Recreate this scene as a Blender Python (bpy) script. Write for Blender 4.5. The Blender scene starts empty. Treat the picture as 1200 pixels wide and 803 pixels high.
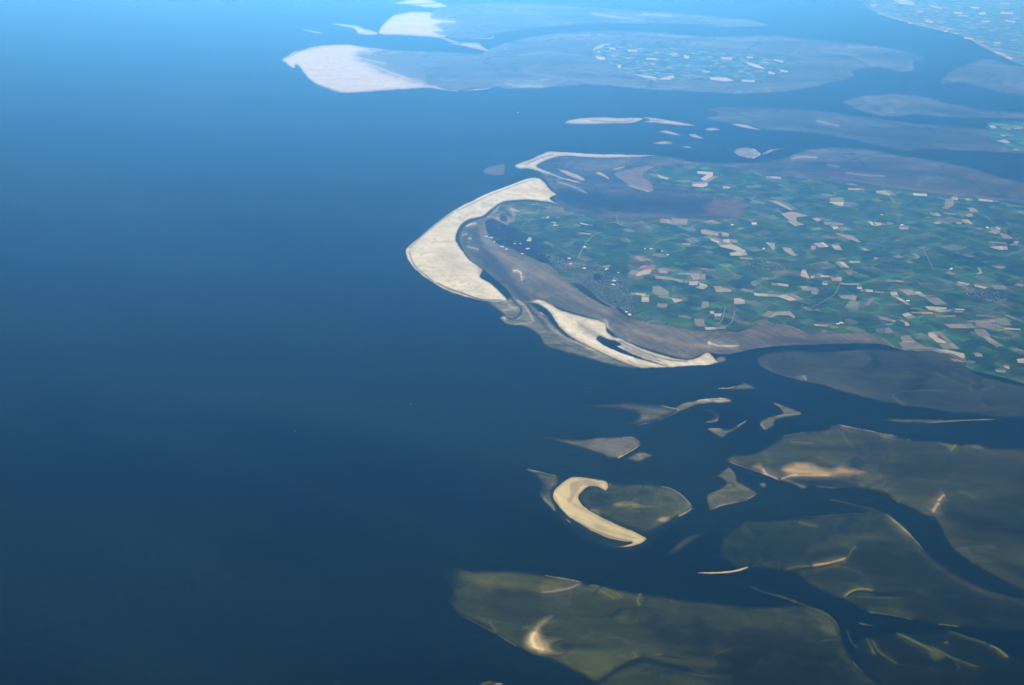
import bpy, math, random
import numpy as np

R = math.radians
sc = bpy.context.scene
col = sc.collection

# ------------------------------------------------------------------ camera
CAM_H = 11000.0; CAM_Y = -29000.0; PITCH = R(20.6); FOC = 1.32
cam = bpy.data.objects.new('camera', bpy.data.cameras.new('camera'))
col.objects.link(cam); sc.camera = cam
cam.data.sensor_width = 36; cam.data.lens = 36 * FOC
cam.data.clip_start = 10; cam.data.clip_end = 700000
cam.location = (0, CAM_Y, CAM_H); cam.rotation_euler = (R(90) - PITCH, 0, 0)

# ------------------------------------------------------------------ sky and sun
SUN_AZ, SUN_EL = R(-4), R(30)
world = bpy.data.worlds.new('World'); sc.world = world; world.use_nodes = True
wn = world.node_tree
sky = wn.nodes.new('ShaderNodeTexSky'); sky.sky_type = 'NISHITA'; sky.sun_disc = False
sky.sun_elevation = SUN_EL; sky.sun_rotation = SUN_AZ
sky.dust_density = 0.1; sky.ozone_density = 4
wn.links.new(sky.outputs[0], wn.nodes['Background'].inputs[0])
wn.nodes['Background'].inputs[1].default_value = 0.05
sun = bpy.data.objects.new('sun', bpy.data.lights.new('sun', 'SUN')); col.objects.link(sun)
sun.data.energy = 5; sun.data.angle = R(.5); sun.data.color = (1, .955, .87)
sun.rotation_euler = (R(90) - SUN_EL, 0, math.pi - SUN_AZ)

sc.view_settings.view_transform = 'Standard'; sc.view_settings.look = 'None'
sc.view_settings.exposure = 0.9; sc.view_settings.gamma = 1
sc.cycles.volume_bounces = 2; sc.cycles.max_bounces = 5
sc.cycles.use_denoising = True

# ------------------------------------------------------------------ helpers
rng = np.random.default_rng(7)
random.seed(7)
CP, SP = math.cos(PITCH), math.sin(PITCH)

def ground(u, v, z=0.0):
    """pixel of the 1200 x 803 photograph -> point on the ground"""
    u = np.asarray(u, float); v = np.asarray(v, float)
    a = (u - 600) / (1200 * FOC); b = (401.5 - v) / (1200 * FOC)
    dy = CP + b * SP; dz = -SP + b * CP
    t = (CAM_H - z) / -dz
    return a * t, CAM_Y + dy * t

def P(s, ox=0., oy=0., k=1.):
    return np.array([[ox + float(a) / k, oy + float(b) / k] for a, b in (q.split(',') for q in s.split())])

def smooth(p, closed=True, n=6):
    p = np.asarray(p, float)
    q = np.vstack([p[-1:], p, p[:2]]) if closed else np.vstack([2 * p[:1] - p[1:2], p, 2 * p[-1:] - p[-2:-1]])
    out = []
    m = len(p) if closed else len(p) - 1
    for i in range(m):
        a, b, c, d = q[i:i + 4]
        for t in np.arange(n) / n:
            k1 = (c - a) * .42; k2 = (d - b) * .42
            out.append((2*t**3-3*t**2+1)*b + (t**3-2*t**2+t)*k1 + (-2*t**3+3*t**2)*c + (t**3-t**2)*k2)
    if not closed: out.append(p[-1])
    return np.array(out)

def seg_dist(pts, line):
    """distance, nearest point and length fraction from pts to an open polyline"""
    best = np.full(len(pts), 1e18); near = np.zeros((len(pts), 2)); par = np.zeros(len(pts))
    L = np.r_[0, np.cumsum(np.hypot(*np.diff(line, axis=0).T))]; tot = max(L[-1], 1e-9)
    for i in range(len(line) - 1):
        a, d = line[i], line[i + 1] - line[i]
        l2 = max(d @ d, 1e-12)
        t = np.clip(((pts - a) @ d) / l2, 0, 1)
        q = a + t[:, None] * d
        e = ((pts - q) ** 2).sum(1)
        m = e < best
        best[m] = e[m]; near[m] = q[m]; par[m] = (L[i] + t[m] * math.sqrt(l2)) / tot
    return np.sqrt(best), near, par

def inside(pts, poly):
    r = np.zeros(len(pts), bool); x, y = pts.T
    for (x0, y0), (x1, y1) in zip(poly, np.roll(poly, -1, 0)):
        if y0 == y1: continue
        c = ((y0 > y) != (y1 > y)) & (x < (x1 - x0) * (y - y0) / (y1 - y0) + x0)
        r ^= c
    return r

def sdf(pts, poly):
    d, near, _ = seg_dist(pts, np.vstack([poly, poly[:1]]))
    ins = inside(pts, poly)
    return np.where(ins, d, -d), near

def sst(x): x = np.clip(x, 0, 1); return x * x * (3 - 2 * x)

_tab = rng.random((256, 256))
def vnoise(x, y):
    xi = np.floor(x).astype(int); yi = np.floor(y).astype(int)
    fx = x - xi; fy = y - yi; fx = fx*fx*(3-2*fx); fy = fy*fy*(3-2*fy)
    g = lambda a, b: _tab[a & 255, b & 255]
    return (g(xi,yi)*(1-fx)+g(xi+1,yi)*fx)*(1-fy)+(g(xi,yi+1)*(1-fx)+g(xi+1,yi+1)*fx)*fy
def fbm(x, y, o=4):
    s = 0; a = .5
    for k in range(o):
        s = s + a * vnoise(x * 2**k + 17.3*k, y * 2**k + 5.1*k); a *= .5
    return s / (1 - .5**o) * 2 - 1     # about -1..1

# ------------------------------------------------------------------ materials
def nodes(m):
    m.use_nodes = True
    return m.node_tree, m.node_tree.nodes, m.node_tree.links

def water_bsdf(nt):
    """dark, calm sea with slow turbid streaks"""
    N, L = nt.nodes, nt.links
    g = N.new('ShaderNodeNewGeometry'); mp = N.new('ShaderNodeMapping')
    mp.vector_type = 'TEXTURE'; mp.inputs['Scale'].default_value = (16000, 5200, 1); mp.inputs['Rotation'].default_value = (0, 0, -.55)
    L.new(g.outputs['Position'], mp.inputs['Vector'])
    n = N.new('ShaderNodeTexNoise'); n.inputs['Scale'].default_value = 1; n.inputs['Detail'].default_value = 6; n.inputs['Distortion'].default_value = 1.2
    L.new(mp.outputs[0], n.inputs['Vector'])
    r = N.new('ShaderNodeValToRGB'); r.color_ramp.elements[0].position = .36; r.color_ramp.elements[1].position = .68
    r.color_ramp.elements[0].color = (.0002, .0010, .0008, 1); r.color_ramp.elements[1].color = (.0040, .0095, .0070, 1)
    L.new(n.outputs['Fac'], r.inputs[0])
    n2 = N.new('ShaderNodeTexNoise'); n2.inputs['Scale'].default_value = 1/170; n2.inputs['Detail'].default_value = 5; n2.inputs['Roughness'].default_value = .7
    L.new(g.outputs['Position'], n2.inputs['Vector'])
    mg = N.new('ShaderNodeMapRange'); mg.inputs[1].default_value = .3; mg.inputs[2].default_value = .7; mg.inputs[3].default_value = .35; mg.inputs[4].default_value = 1.65
    L.new(n2.outputs['Fac'], mg.inputs[0])
    mm = N.new('ShaderNodeMix'); mm.data_type = 'RGBA'; mm.blend_type = 'MULTIPLY'; mm.inputs[0].default_value = 1
    L.new(r.outputs[0], mm.inputs[6]); L.new(mg.outputs[0], mm.inputs[7])
    b = N.new('ShaderNodeBsdfPrincipled'); b.inputs['IOR'].default_value = 1.33
    b.inputs['Specular IOR Level'].default_value = 0; b.inputs['Roughness'].default_value = .04
    up = N.new('ShaderNodeCombineXYZ'); up.inputs[2].default_value = 1      # standing water lies level
    L.new(up.outputs[0], b.inputs['Normal'])
    L.new(mm.outputs[2], b.inputs['Base Color'])
    return b

def sea_material():
    m = bpy.data.materials.new('sea_water'); nt, N, L = nodes(m)
    N.remove(N['Principled BSDF'])
    L.new(water_bsdf(nt).outputs[0], N['Material Output'].inputs[0]); return m

def shore_material(name, scale, amt, stretch=(1, 1), rot=0., cells=None):
    """ground whose colour and standing water are vertex attributes, broken up by procedural grain"""
    m = bpy.data.materials.new(name); nt, N, L = nodes(m)
    bs = N['Principled BSDF']; bs.inputs['Roughness'].default_value = 1; bs.inputs['Specular IOR Level'].default_value = 0
    ac = N.new('ShaderNodeAttribute'); ac.attribute_name = 'tint'
    aw = N.new('ShaderNodeAttribute'); aw.attribute_name = 'wet'
    g = N.new('ShaderNodeNewGeometry'); mp = N.new('ShaderNodeMapping')
    mp.vector_type = 'TEXTURE'; mp.inputs['Scale'].default_value = (stretch[0]*scale, stretch[1]*scale, scale); mp.inputs['Rotation'].default_value = (0, 0, rot)
    L.new(g.outputs['Position'], mp.inputs['Vector'])
    n = N.new('ShaderNodeTexNoise'); n.inputs['Scale'].default_value = 1; n.inputs['Detail'].default_value = 7; n.inputs['Roughness'].default_value = .65
    L.new(mp.outputs[0], n.inputs['Vector'])
    mr = N.new('ShaderNodeMapRange'); mr.inputs[1].default_value = .25; mr.inputs[2].default_value = .75
    mr.inputs[3].default_value = 1 - amt; mr.inputs[4].default_value = 1 + amt
    L.new(n.outputs['Fac'], mr.inputs[0])
    mul = N.new('ShaderNodeMix'); mul.data_type = 'RGBA'; mul.blend_type = 'MULTIPLY'; mul.inputs[0].default_value = 1
    L.new(ac.outputs['Color'], mul.inputs[6]); L.new(mr.outputs[0], mul.inputs[7])
    res = mul.outputs[2]
    if cells:
        mp2 = N.new('ShaderNodeMapping'); mp2.vector_type = 'TEXTURE'; mp2.inputs['Scale'].default_value = (cells[0], cells[1], 1e6); mp2.inputs['Rotation'].default_value = (0, 0, .5)
        L.new(g.outputs['Position'], mp2.inputs['Vector'])
        vo = N.new('ShaderNodeTexVoronoi'); vo.distance = 'CHEBYCHEV'; vo.inputs['Scale'].default_value = 1; vo.inputs['Randomness'].default_value = .6
        L.new(mp2.outputs[0], vo.inputs['Vector'])
        rp = N.new('ShaderNodeValToRGB'); e = rp.color_ramp.elements
        rp.color_ramp.interpolation = 'CONSTANT'
        e[0].color = (.45, .62, .75, 1); e[1].position = .22; e[1].color = (.9, .92, .9, 1)
        for p_, c_ in ((.45, (.7, 1.1, .6)), (.62, (1.3, 1.35, .9)), (.76, (1.9, 1.35, 1.4)), (.87, (1.0, 1.6, .8)), (.94, (3.0, 2.0, 2.2))):
            q = e.new(p_); q.color = (*c_, 1)
        sp = N.new('ShaderNodeSeparateColor'); L.new(vo.outputs['Color'], sp.inputs[0]); L.new(sp.outputs[0], rp.inputs[0])
        m2 = N.new('ShaderNodeMix'); m2.data_type = 'RGBA'; m2.blend_type = 'MULTIPLY'; m2.inputs[0].default_value = .95
        L.new(res, m2.inputs[6]); L.new(rp.outputs[0], m2.inputs[7]); res = m2.outputs[2]
        ve = N.new('ShaderNodeTexVoronoi'); ve.feature = 'DISTANCE_TO_EDGE'; ve.inputs['Scale'].default_value = .45; ve.inputs['Randomness'].default_value = .6
        L.new(mp2.outputs[0], ve.inputs['Vector'])
        lt = N.new('ShaderNodeMapRange'); lt.inputs[1].default_value = .02; lt.inputs[2].default_value = .07; lt.inputs[3].default_value = 1.6; lt.inputs[4].default_value = 1
        L.new(ve.outputs['Distance'], lt.inputs[0])
        m3 = N.new('ShaderNodeMix'); m3.data_type = 'RGBA'; m3.blend_type = 'MULTIPLY'; m3.inputs[0].default_value = 1
        L.new(res, m3.inputs[6]); L.new(lt.outputs[0], m3.inputs[7]); res = m3.outputs[2]
    L.new(res, bs.inputs['Base Color'])
    mix = N.new('ShaderNodeMixShader'); L.new(aw.outputs['Fac'], mix.inputs[0])
    L.new(bs.outputs[0], mix.inputs[1]); L.new(water_bsdf(nt).outputs[0], mix.inputs[2])
    L.new(mix.outputs[0], N['Material Output'].inputs[0])
    return m

def plain_material(name, c, scale=12., amt=.15, rough=.85):
    m = bpy.data.materials.new(name); nt, N, L = nodes(m)
    b = N['Principled BSDF']; b.inputs['Roughness'].default_value = rough; b.inputs['Specular IOR Level'].default_value = .1
    g = N.new('ShaderNodeNewGeometry'); n = N.new('ShaderNodeTexNoise'); n.inputs['Scale'].default_value = 1/scale; n.inputs['Detail'].default_value = 5
    L.new(g.outputs['Position'], n.inputs['Vector'])
    r = N.new('ShaderNodeValToRGB')
    r.color_ramp.elements[0].position = .3; r.color_ramp.elements[1].position = .7
    r.color_ramp.elements[0].color = (*[x*(1-amt) for x in c], 1); r.color_ramp.elements[1].color = (*[min(x*(1+amt), .9) for x in c], 1)
    L.new(n.outputs['Fac'], r.inputs[0]); L.new(r.outputs[0], b.inputs['Base Color'])
    return m

M_SEA = sea_material()
M_SAND = shore_material('dry_sand', 260, .20, (2.2, .7), -1.1)
M_MUD = shore_material('tidal_mud', 330, .42, (2.4, .6), -.25)
M_LAND = shore_material('pasture', 700, .3, cells=(330, 420))
M_MARSH = shore_material('salt_marsh', 240, .45, (4, .7), -1.12)

# ------------------------------------------------------------------ builders
def link(name, me, mat=None, parent=None, label=None, cat=None, group=None, kind=None):
    o = bpy.data.objects.new(name, me); col.objects.link(o)
    if mat and me and not me.materials: me.materials.append(mat)
    if parent: o.parent = parent
    if label: o['label'] = label
    if cat: o['category'] = cat
    if group: o['group'] = group
    if kind: o['kind'] = kind
    return o

def raw_mesh(name, v, f):
    me = bpy.data.meshes.new(name)
    me.from_pydata([tuple(map(float, p)) for p in v], [], f); me.update(); return me

def Ln(pts, w, c, amt=1., taper=.15, h=.6):  return ('L', smooth(pts, False, 5) if len(pts) > 2 else np.asarray(pts, float), w, c, amt, taper, h)
def Bl(pts, f, c, amt=1., h=.4):             return ('B', smooth(pts, True, 4), f, c, amt, h)
def Wl(pts, w, amt=1., taper=.1):            return ('WL', smooth(pts, False, 5) if len(pts) > 2 else np.asarray(pts, float), w, amt, taper)
def Wb(pts, f, amt=1.):                      return ('WB', smooth(pts, True, 4), f, amt)

def patch(name, outline, mat, base, feats=(), step=1.0, z=.8, h=1.5, feather=1.2, ragged=.8, wet=.0, wetvar=0.,
          var=.2, vscale=1500., dome=8., sm=6, damp=None, creek=0., ridge=0., crag=.55, under=None, levee=0., streak=0., soft=1., egam=1., **kw):
    poly = smooth(outline, True, sm) if sm else np.asarray(outline, float)
    if crag and sm:
        ext = poly.max(0) - poly.min(0); amp = min(crag, .045 * ext.min())
        loop = np.vstack([poly, poly[:1]]); L = np.r_[0, np.cumsum(np.hypot(*np.diff(loop, axis=0).T))]
        t = np.arange(0, L[-1], max(1.2, L[-1] / 420)); poly = np.c_[np.interp(t, L, loop[:, 0]), np.interp(t, L, loop[:, 1])]
        poly = poly + amp * np.c_[fbm(poly[:, 0] / 7 + 3, poly[:, 1] / 4, 4), fbm(poly[:, 0] / 7 + 90, poly[:, 1] / 4 + 31, 4)] * np.array([1.6, 1])
    lo = poly.min(0) - step * 1.5; hi = poly.max(0) + step * 1.5
    us = np.arange(lo[0], hi[0] + step, step); vs = np.arange(lo[1], hi[1] + step, step)
    U, V = np.meshgrid(us, vs); nx, ny = len(us), len(vs)
    pts = np.c_[U.ravel(), V.ravel()]
    s, near = sdf(pts, poly)
    ins = (s > 0).reshape(ny, nx)
    cell = ins[:-1, :-1] | ins[1:, :-1] | ins[:-1, 1:] | ins[1:, 1:]
    out = s <= 0
    pts[out] = near[out]; s = np.where(out, 0, s)
    idx = np.arange(nx * ny).reshape(ny, nx)
    q = np.stack([idx[1:, :-1][cell], idx[1:, 1:][cell], idx[:-1, 1:][cell], idx[:-1, :-1][cell]], 1)
    used = np.unique(q); remap = np.zeros(nx * ny, int); remap[used] = np.arange(len(used))
    q = remap[q]; pts = pts[used]; s = s[used]
    X, Y = ground(pts[:, 0], pts[:, 1])
    tint = np.tile(np.array(base, float), (len(pts), 1))
    n1 = fbm(X / vscale, Y / vscale, 5); n2 = fbm(X / (vscale*.22) + 40, Y / (vscale*.22) + 9, 4)
    W = np.clip(np.full(len(pts), wet) + wetvar * fbm(X / (vscale*1.3) + 71, Y / (vscale*1.3) + 13, 4), 0, 1)
    tint *= (1 + var * n1 + var * .5 * n2)[:, None]
    Z = z + h * sst(s / dome) + .25 * n1
    wx = X / vscale * 1.1 + .6 * n1; wy = Y / vscale * .8 + .6 * n1
    if ridge:
        r = sst((1 - np.abs(fbm(wx * 1.3 + 5, wy * 1.3 + 2, 4)) * 1.0 - .90) / .10)
        tint *= (1 + ridge * r * (1 + n1))[:, None]
    if creek:
        r = sst((1 - np.abs(fbm(wx + 50, wy * 1.2 + 20, 4)) - .93) / .07)
        W = W + (1 - W) * creek * r * sst(.6 + n2)
    if levee: tint *= (1 + levee * np.exp(-s / 9) * (1 + n1))[:, None]
    if streak: tint *= np.clip(1 + streak * fbm(X / (vscale*1.6) + .3 * n1 + Y / (vscale*3), Y / (vscale*.28) + .5 * n1, 5) * 1.6, .25, 3)[:, None]
    if damp:
        k = damp[1] * np.exp(-(s / (damp[0] * (1 + .7 * n1))) ** 2)
        tint *= (1 - k)[:, None]
    rim = np.zeros(len(pts))
    for f in feats:
        line = f[1]; reach = f[2] * 8 + 1
        b0, b1 = line.min(0) - reach, line.max(0) + reach
        sel = np.nonzero((pts[:, 0] > b0[0]) & (pts[:, 0] < b1[0]) & (pts[:, 1] > b0[1]) & (pts[:, 1] < b1[1]))[0]
        if not len(sel): continue
        pp = pts[sel]
        jig = 1 + .35 * n2[sel]
        if f[0] in ('L', 'WL'):
            d, _, t = seg_dist(pp, line)
            tp = f[5] if f[0] == 'L' else f[4]
            k = np.exp(-(d / (f[2] * jig)) ** 2)
            if f[0] == 'L' and max(f[3]) > .055: k = np.maximum(k, .22 * np.exp(-(d / (f[2] * 4 * jig)) ** 2))
            if tp > 0: k *= sst(np.minimum(t, 1 - t) / tp + .12)
        else:
            d, _ = sdf(pp, line); fe = f[2] * soft
            k = sst((d + .35 * fe + fe * .45 * n2[sel] + fe * .4 * n1[sel]) / max(fe, .01))
        if f[0] in ('L', 'B'):
            k = np.clip(k * f[4], 0, 1)
            tint[sel] = tint[sel] * (1 - k[:, None]) + np.array(f[3]) * (1 + .25 * var * n2[sel])[:, None] * k[:, None]
            W[sel] *= 1 - k * .9
            if f[0] == 'L' and max(f[3]) > .05: rim[sel] = np.maximum(rim[sel], k)
            Z[sel] += k * f[-1]
        else:
            k = np.clip(k * f[3], 0, 1)
            W[sel] = W[sel] + (1 - W[sel]) * k; Z[sel] -= k * .4
    edge = 1 - sst((s + ragged * (n2 * .5)) / max(feather, .01))
    edge = np.where(s < feather + ragged, np.clip(edge, 0, 1), 0) * (1 - .9 * sst(rim * 1.6) * (s > .25) * (under is None or len(under) > 3))
    if under is not None:                       # shores that run out onto other ground, not into water
        m = np.ones(len(pts))
        if len(under) > 3:
            d, _, _ = seg_dist(pts, under[3]); m = np.exp(-(d / under[4]) ** 2)
        eu = ((edge ** (.4 if len(under) < 4 else .8)) * m)[:, None]; tint = tint * (1 - eu) + np.array(under[:3]) * eu
        W = np.maximum(W, edge * (1 - m))
    else: W = np.maximum(W, edge ** egam)
    Z = np.where(s < 1e-6, -.4, np.maximum(Z, .35))
    tint = np.clip(tint, 0.0005, .62)
    me = bpy.data.meshes.new(name)
    me.vertices.add(len(pts)); me.vertices.foreach_set('co', np.c_[X, Y, Z].astype(np.float32).ravel())
    me.loops.add(q.size); me.loops.foreach_set('vertex_index', q.astype(np.int32).ravel())
    me.polygons.add(len(q)); me.polygons.foreach_set('loop_start', np.arange(0, q.size, 4, dtype=np.int32))
    me.polygons.foreach_set('use_smooth', np.ones(len(q), bool))
    a = me.attributes.new('tint', 'FLOAT_COLOR', 'POINT'); a.data.foreach_set('color', np.c_[tint, np.ones(len(pts))].astype(np.float32).ravel())
    a = me.attributes.new('wet', 'FLOAT', 'POINT'); a.data.foreach_set('value', W.astype(np.float32))
    me.update(calc_edges=True); me.validate()
    return link(name, me, mat, **kw)

# colours of the place (albedo); MUDB has the lower right vignette put in
SAND = (.48, .445, .335); SANDW = (.56, .53, .43); SANDD = (.24, .215, .155); SANDM = (.12, .108, .078)
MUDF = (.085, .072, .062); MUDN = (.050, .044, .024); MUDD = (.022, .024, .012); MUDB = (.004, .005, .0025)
OCHRE = (.30, .21, .085)

def bank(outline, label, base=SAND, feats=(), name='sandbank', cat='sandbank', mat=None, **kw):
    kw.setdefault('damp', (2.2, .45))
    kw.setdefault('z', 4.0); kw.setdefault('h', 2.0)
    return patch(name, outline, mat or M_SAND, base, feats, label=label, cat=cat, **kw)
def flat(outline, label, base=MUDF, feats=(), name='mudflat', **kw):
    kw.setdefault('wet', .15); kw.setdefault('wetvar', .3); kw.setdefault('var', .34); kw.setdefault('creek', .75); kw.setdefault('ridge', .5); kw.setdefault('levee', .45); kw.setdefault('streak', .45); kw.setdefault('soft', 2.2)
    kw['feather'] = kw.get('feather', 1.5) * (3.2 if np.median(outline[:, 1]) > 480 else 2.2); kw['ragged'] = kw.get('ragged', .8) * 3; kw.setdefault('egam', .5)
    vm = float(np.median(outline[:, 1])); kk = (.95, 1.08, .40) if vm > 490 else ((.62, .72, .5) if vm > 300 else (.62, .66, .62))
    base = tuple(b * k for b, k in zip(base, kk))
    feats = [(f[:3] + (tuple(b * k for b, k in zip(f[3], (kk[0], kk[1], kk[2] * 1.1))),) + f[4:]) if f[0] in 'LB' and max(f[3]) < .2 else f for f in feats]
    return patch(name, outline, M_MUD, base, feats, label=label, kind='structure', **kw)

# ------------------------------------------------------------------ sea
def sea():
    xs = np.linspace(-150000, 150000, 41); ys = np.linspace(-60000, 200000, 37)
    v = [(x, y, 0) for y in ys for x in xs]; n = len(xs)
    f = [(j*n+i, j*n+i+1, (j+1)*n+i+1, (j+1)*n+i) for j in range(len(ys)-1) for i in range(n-1)]
    link('sea', raw_mesh('sea', v, f), M_SEA, label='dark blue calm sea around the sandbanks', kind='structure')
sea()

# ------------------------------------------------------------------ far tidal flats
flat(P('345,61 375,54 410,53 425,56 470,58 520,60 560,62 575,55 600,47 640,40 700,35 760,36 830,42 900,40 960,46 1020,52 1070,61 1085,68 1070,75 1075,82 1055,86 1030,80 1000,84 1003,92 960,102 920,108 870,111 830,110 780,107 740,104 690,101 640,103.5 600,105 579,103 550,106 525,106.5 505,102 440,106 405,107 380,101 362,92 350,78 342,70'),
     'wide pale tidal flat between the bright crescent sand and the far field island', (.105, .10, .098),
     [Wl(P('600,60 640,55 690,52'), 1.6, .5), Wl(P('560,66 575,75 590,90'), 2, .35), Ln(P('600,66 640,62 690,66'), 1.2, (.16, .15, .15)), Ln(P('605,84 650,90 700,97 760,102'), 1.5, (.15, .14, .13)), Ln(P('590,97 610,101 640,102'), 1.2, (.2, .19, .18)),
      Ln(P('955,61 990,63 1010,70 1050,79'), 1.2, (.14, .13, .13)), Wl(P('955,64 1000,68 1020,80 1050,82'), 1.6, .6), Wl(P('700,40 800,46 900,52'), 1.5, .3)], wet=.32, wetvar=.25, vscale=4000, step=1.2)
flat(P('507,12 540,4 600,3 700,8 800,15 880,22 900,31 850,33 800,29 700,29 640,33 600,38 577,41 560,47 535,47 515,42 505,30'),
     'faint far tidal flat behind the bright pale sandbank', (.10, .096, .095),
     [Ln(P('690,13 700,17 760,25'), 1.2, (.2, .2, .2)), Ln(P('750,16 790,19'), .8, (.2, .2, .2)), Wl(P('600,16 700,22 800,24'), 1.5, .5), Ln(P('600,14 650,20'), 1, (.16, .16, .16))], wet=.35, wetvar=.3, vscale=4000)
flat(P('818,127 850,123.5 900,125 950,128 1000,134 1050,141 1100,146 1160,150 1200,155 1250,160 1250,186 1200,182 1130,178 1080,176 1060,178 1030,172 1000,165 950,157 905,154 880,150 850,145 822,139.5 840,134'),
     'faint blue tidal flat across the channel from the farmland', (.075, .07, .072),
     [Ln(P('955,141 970,145 985,148'), 1.0, (.2, .17, .16)), Wl(P('900,140 960,150 1030,160 1100,165'), 2, .5), Ln(P('825,138 870,137 900,136'), 1.0, (.12, .12, .12)), Wl(P('1005,136 1060,148 1150,160'), 2, .5)], wet=.38, wetvar=.3, vscale=4000)
flat(P('985,118 1010,112 1045,109 1080,112 1110,120 1160,128 1210,132 1250,135 1250,142 1180,140 1120,139 1075,136 1060,138 1030,137 1000,128'),
     'faint rounded tidal flat lying in the far channel', (.075, .07, .072), [Wl(P('1075,122 1110,132 1180,136'), 2, .5)], wet=.38, wetvar=.3, vscale=4000)
flat(P('1100,98 1130,98 1170,109 1210,115 1250,118 1250,70 1200,77 1160,69 1135,73 1112,84'),
     'faint tidal flat below the far dyked coast', (.075, .07, .072), [Ln(P('1100,98 1125,100 1150,106 1175,113'), 1.3, (.17, .14, .14)), Ln(P('1130,75 1170,77 1205,80'), 1.2, (.14, .12, .13))], wet=.38, wetvar=.3, vscale=4000)
flat(P('770,186 830,189 880,190 920,184 950,173 1008,173 1054,181 1100,188 1137,195 1180,208 1250,222 1250,248 1200,242 1140,235 1090,229 1040,222 1000,217 950,213 900,208 850,200 800,194'),
     'blue violet tidal flat along the northern dyke of the farmland', (.075, .066, .066),
     [Ln(P('960,207 1000,211 1040,218 1090,224 1140,231 1200,237'), 1.6, (.15, .11, .10), .8), Ln(P('988,202 1010,205 1040,207'), .8, (.2, .19, .18)), Ln(P('925,187 940,184 960,185'), .8, (.25, .24, .2)), Ln(P('968,193 985,196'), .8, (.2, .18, .16)),
      Wl(P('930,190 1000,197 1100,205 1200,225'), 3, .45)], wet=.3, wetvar=.25, vscale=3000)
# flat inside the bay and behind the northern spit
flat(P('626,192 645,181.5 700,184 775,182 815,190 822,198 770,202 775,210 790,212 830,222 878,226 884,240 882,264 800,262 740,260 700,258 670,254 650,244 648,228 640,214'),
     'violet grey tidal flat in the bay between the two sandy spits', (.070, .062, .062),
     [Wb(P('650,222 700,224 760,233 820,240 830,250 760,252 700,248 665,240'), 5, .75), Bl(P('655,186 700,188 735,190 715,200 700,206 680,198'), 6, (.13, .11, .105), .8), Bl(P('760,188 812,190 816,196 770,199'), 4, (.13, .10, .10), .8),
      Ln(P('650,212 672,219 690,228'), 1.0, (.2, .18, .16)), Ln(P('832,236 858,242 864,256'), 5, (.15, .105, .095), .7), Bl(P('822,240 860,232 874,240 872,256 840,257'), 5, (.125, .088, .08), .8),
      Ln(P('700,253 740,252 800,254'), 3, (.12, .095, .075), .8)], wet=.3, vscale=1200)

# ------------------------------------------------------------------ far sandbanks
bank(P('330.5,70 337,65.5 345,60.5 360,56.5 375,53.5 392,52.3 410,52 424,54.5 445,57 470,61 488,68 496,78 500,90 503,98 512,100.8 526,105 550,105.3 579,102.3 566,105.3 545,107.2 524,106.6 505,103.5 475,104.8 440,107.4 402,109.3 380,103.5 367,97 358,89 351,79 346,76 346,80.5 340,79 334,73.5'),
     'broad bright crescent sand with pale tail on the far tidal flat', (.38, .33, .27),
     [Bl(P('425,58 470,58 505,66 510,99 480,98.5 450,88 424,75 414,67'), 9, (.068, .070, .064), 1), Ln(P('412,66 430,70 455,76'), 1.2, (.3, .28, .24), .6), Ln(P('425,74 450,82 480,93'), 1.5, (.3, .28, .24), .7), Bl(P('395,58 420,62 412,80 430,92 405,90 392,72'), 12, (.36, .34, .29), .5), Bl(P('510,100 579,101 560,107 520,108'), 2, (.21, .19, .17), .8), Ln(P('545,103 560,105 579,102'), .8, (.38, .34, .28)),
      Wl(P('337,68 352,60 375,55.3'), .7, .5), Wl(P('357,90 370,99 400,107.7'), .6, .5)], step=.7, feather=.9, var=.14, vscale=1500, streak=.08, soft=1.3)
bank(P('443,39 447,30 453,24 460,18.5 470,15.5 480,13.8 494,13.5 504,13.8 510,17 525,20 545,24 540,32 535,38 525,43 517,44.8 495,43.2 470,42 450,41.3'),
     'bright rounded pale sandbank beyond the broad crescent sand', (.36, .315, .26), [Bl(P('508,16 550,16 550,44 520,43 508,38 514,34 506,30 516,26 505,22'), 4, (.068, .070, .064), 1), Ln(P('505,24 520,25 535,26'), .9, (.4, .38, .34)), Ln(P('505,35 520,36'), .9, (.35, .33, .3))], step=.7, feather=1.0, ragged=1.4, var=.14, vscale=1500, streak=.08, soft=1.3)
bank(P('379,26 400,28.2 417,29.5 426,33.5 440,36.5 443,40.5 432,41.5 420,40.3 416,35 400,31'), 'pale ragged sand tail pointing from the rounded far sandbank', (.33, .31, .27), [Wb(P('385,29 412,31 414,34 398,33'), 2, .4)], step=.6, feather=.9)
bank(P('350,33.6 366,35.6 380,39.2 372,39.6 358,36.5'), 'thin sand sliver in open sea off the far sand tail', (.25, .24, .22), [], step=.4, feather=.8, sm=4)
bank(P('336,30.7 345,31.6 349,33.2 341,32.6'), 'faintest tiny sand streak beside the thin far sliver', (.16, .16, .15), [], step=.4, feather=.8, sm=4)
bank(P('459,4 470,1.5 482,-1 500,-2 512,2 526,8 510,9.6 494,8.6 478,6'), 'farthest streaky pale sandbank beyond the rounded one', (.33, .32, .29), [Wl(P('462,6 490,5 515,4'), 1, .6)], step=.7, feather=1.2)
bank(P('517,43.2 530,46.6 539,50 530,50.5 518,46'), 'narrow sand strip trailing from the rounded far sandbank', (.24, .22, .2), [], step=.4, feather=.8, sm=4)
bank(P('524,51 545,49.5 560,50 572,58 588,59.5 592,53 594,58 586,61.5 570,60.8 545,55'), 'small hooked sand flat between the two far tidal flats', (.19, .18, .17), [Ln(P('540,52 560,55 573,60'), 1, (.3, .28, .26))], step=.6, feather=1)
bank(P('551,44.6 566,44.2 576,43.6 577.5,38.6 579,43 577,46 562,46.3'), 'thin bent sand bar edging the faint far flat', (.22, .21, .2), [], step=.4, feather=.7, sm=4)

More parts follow.
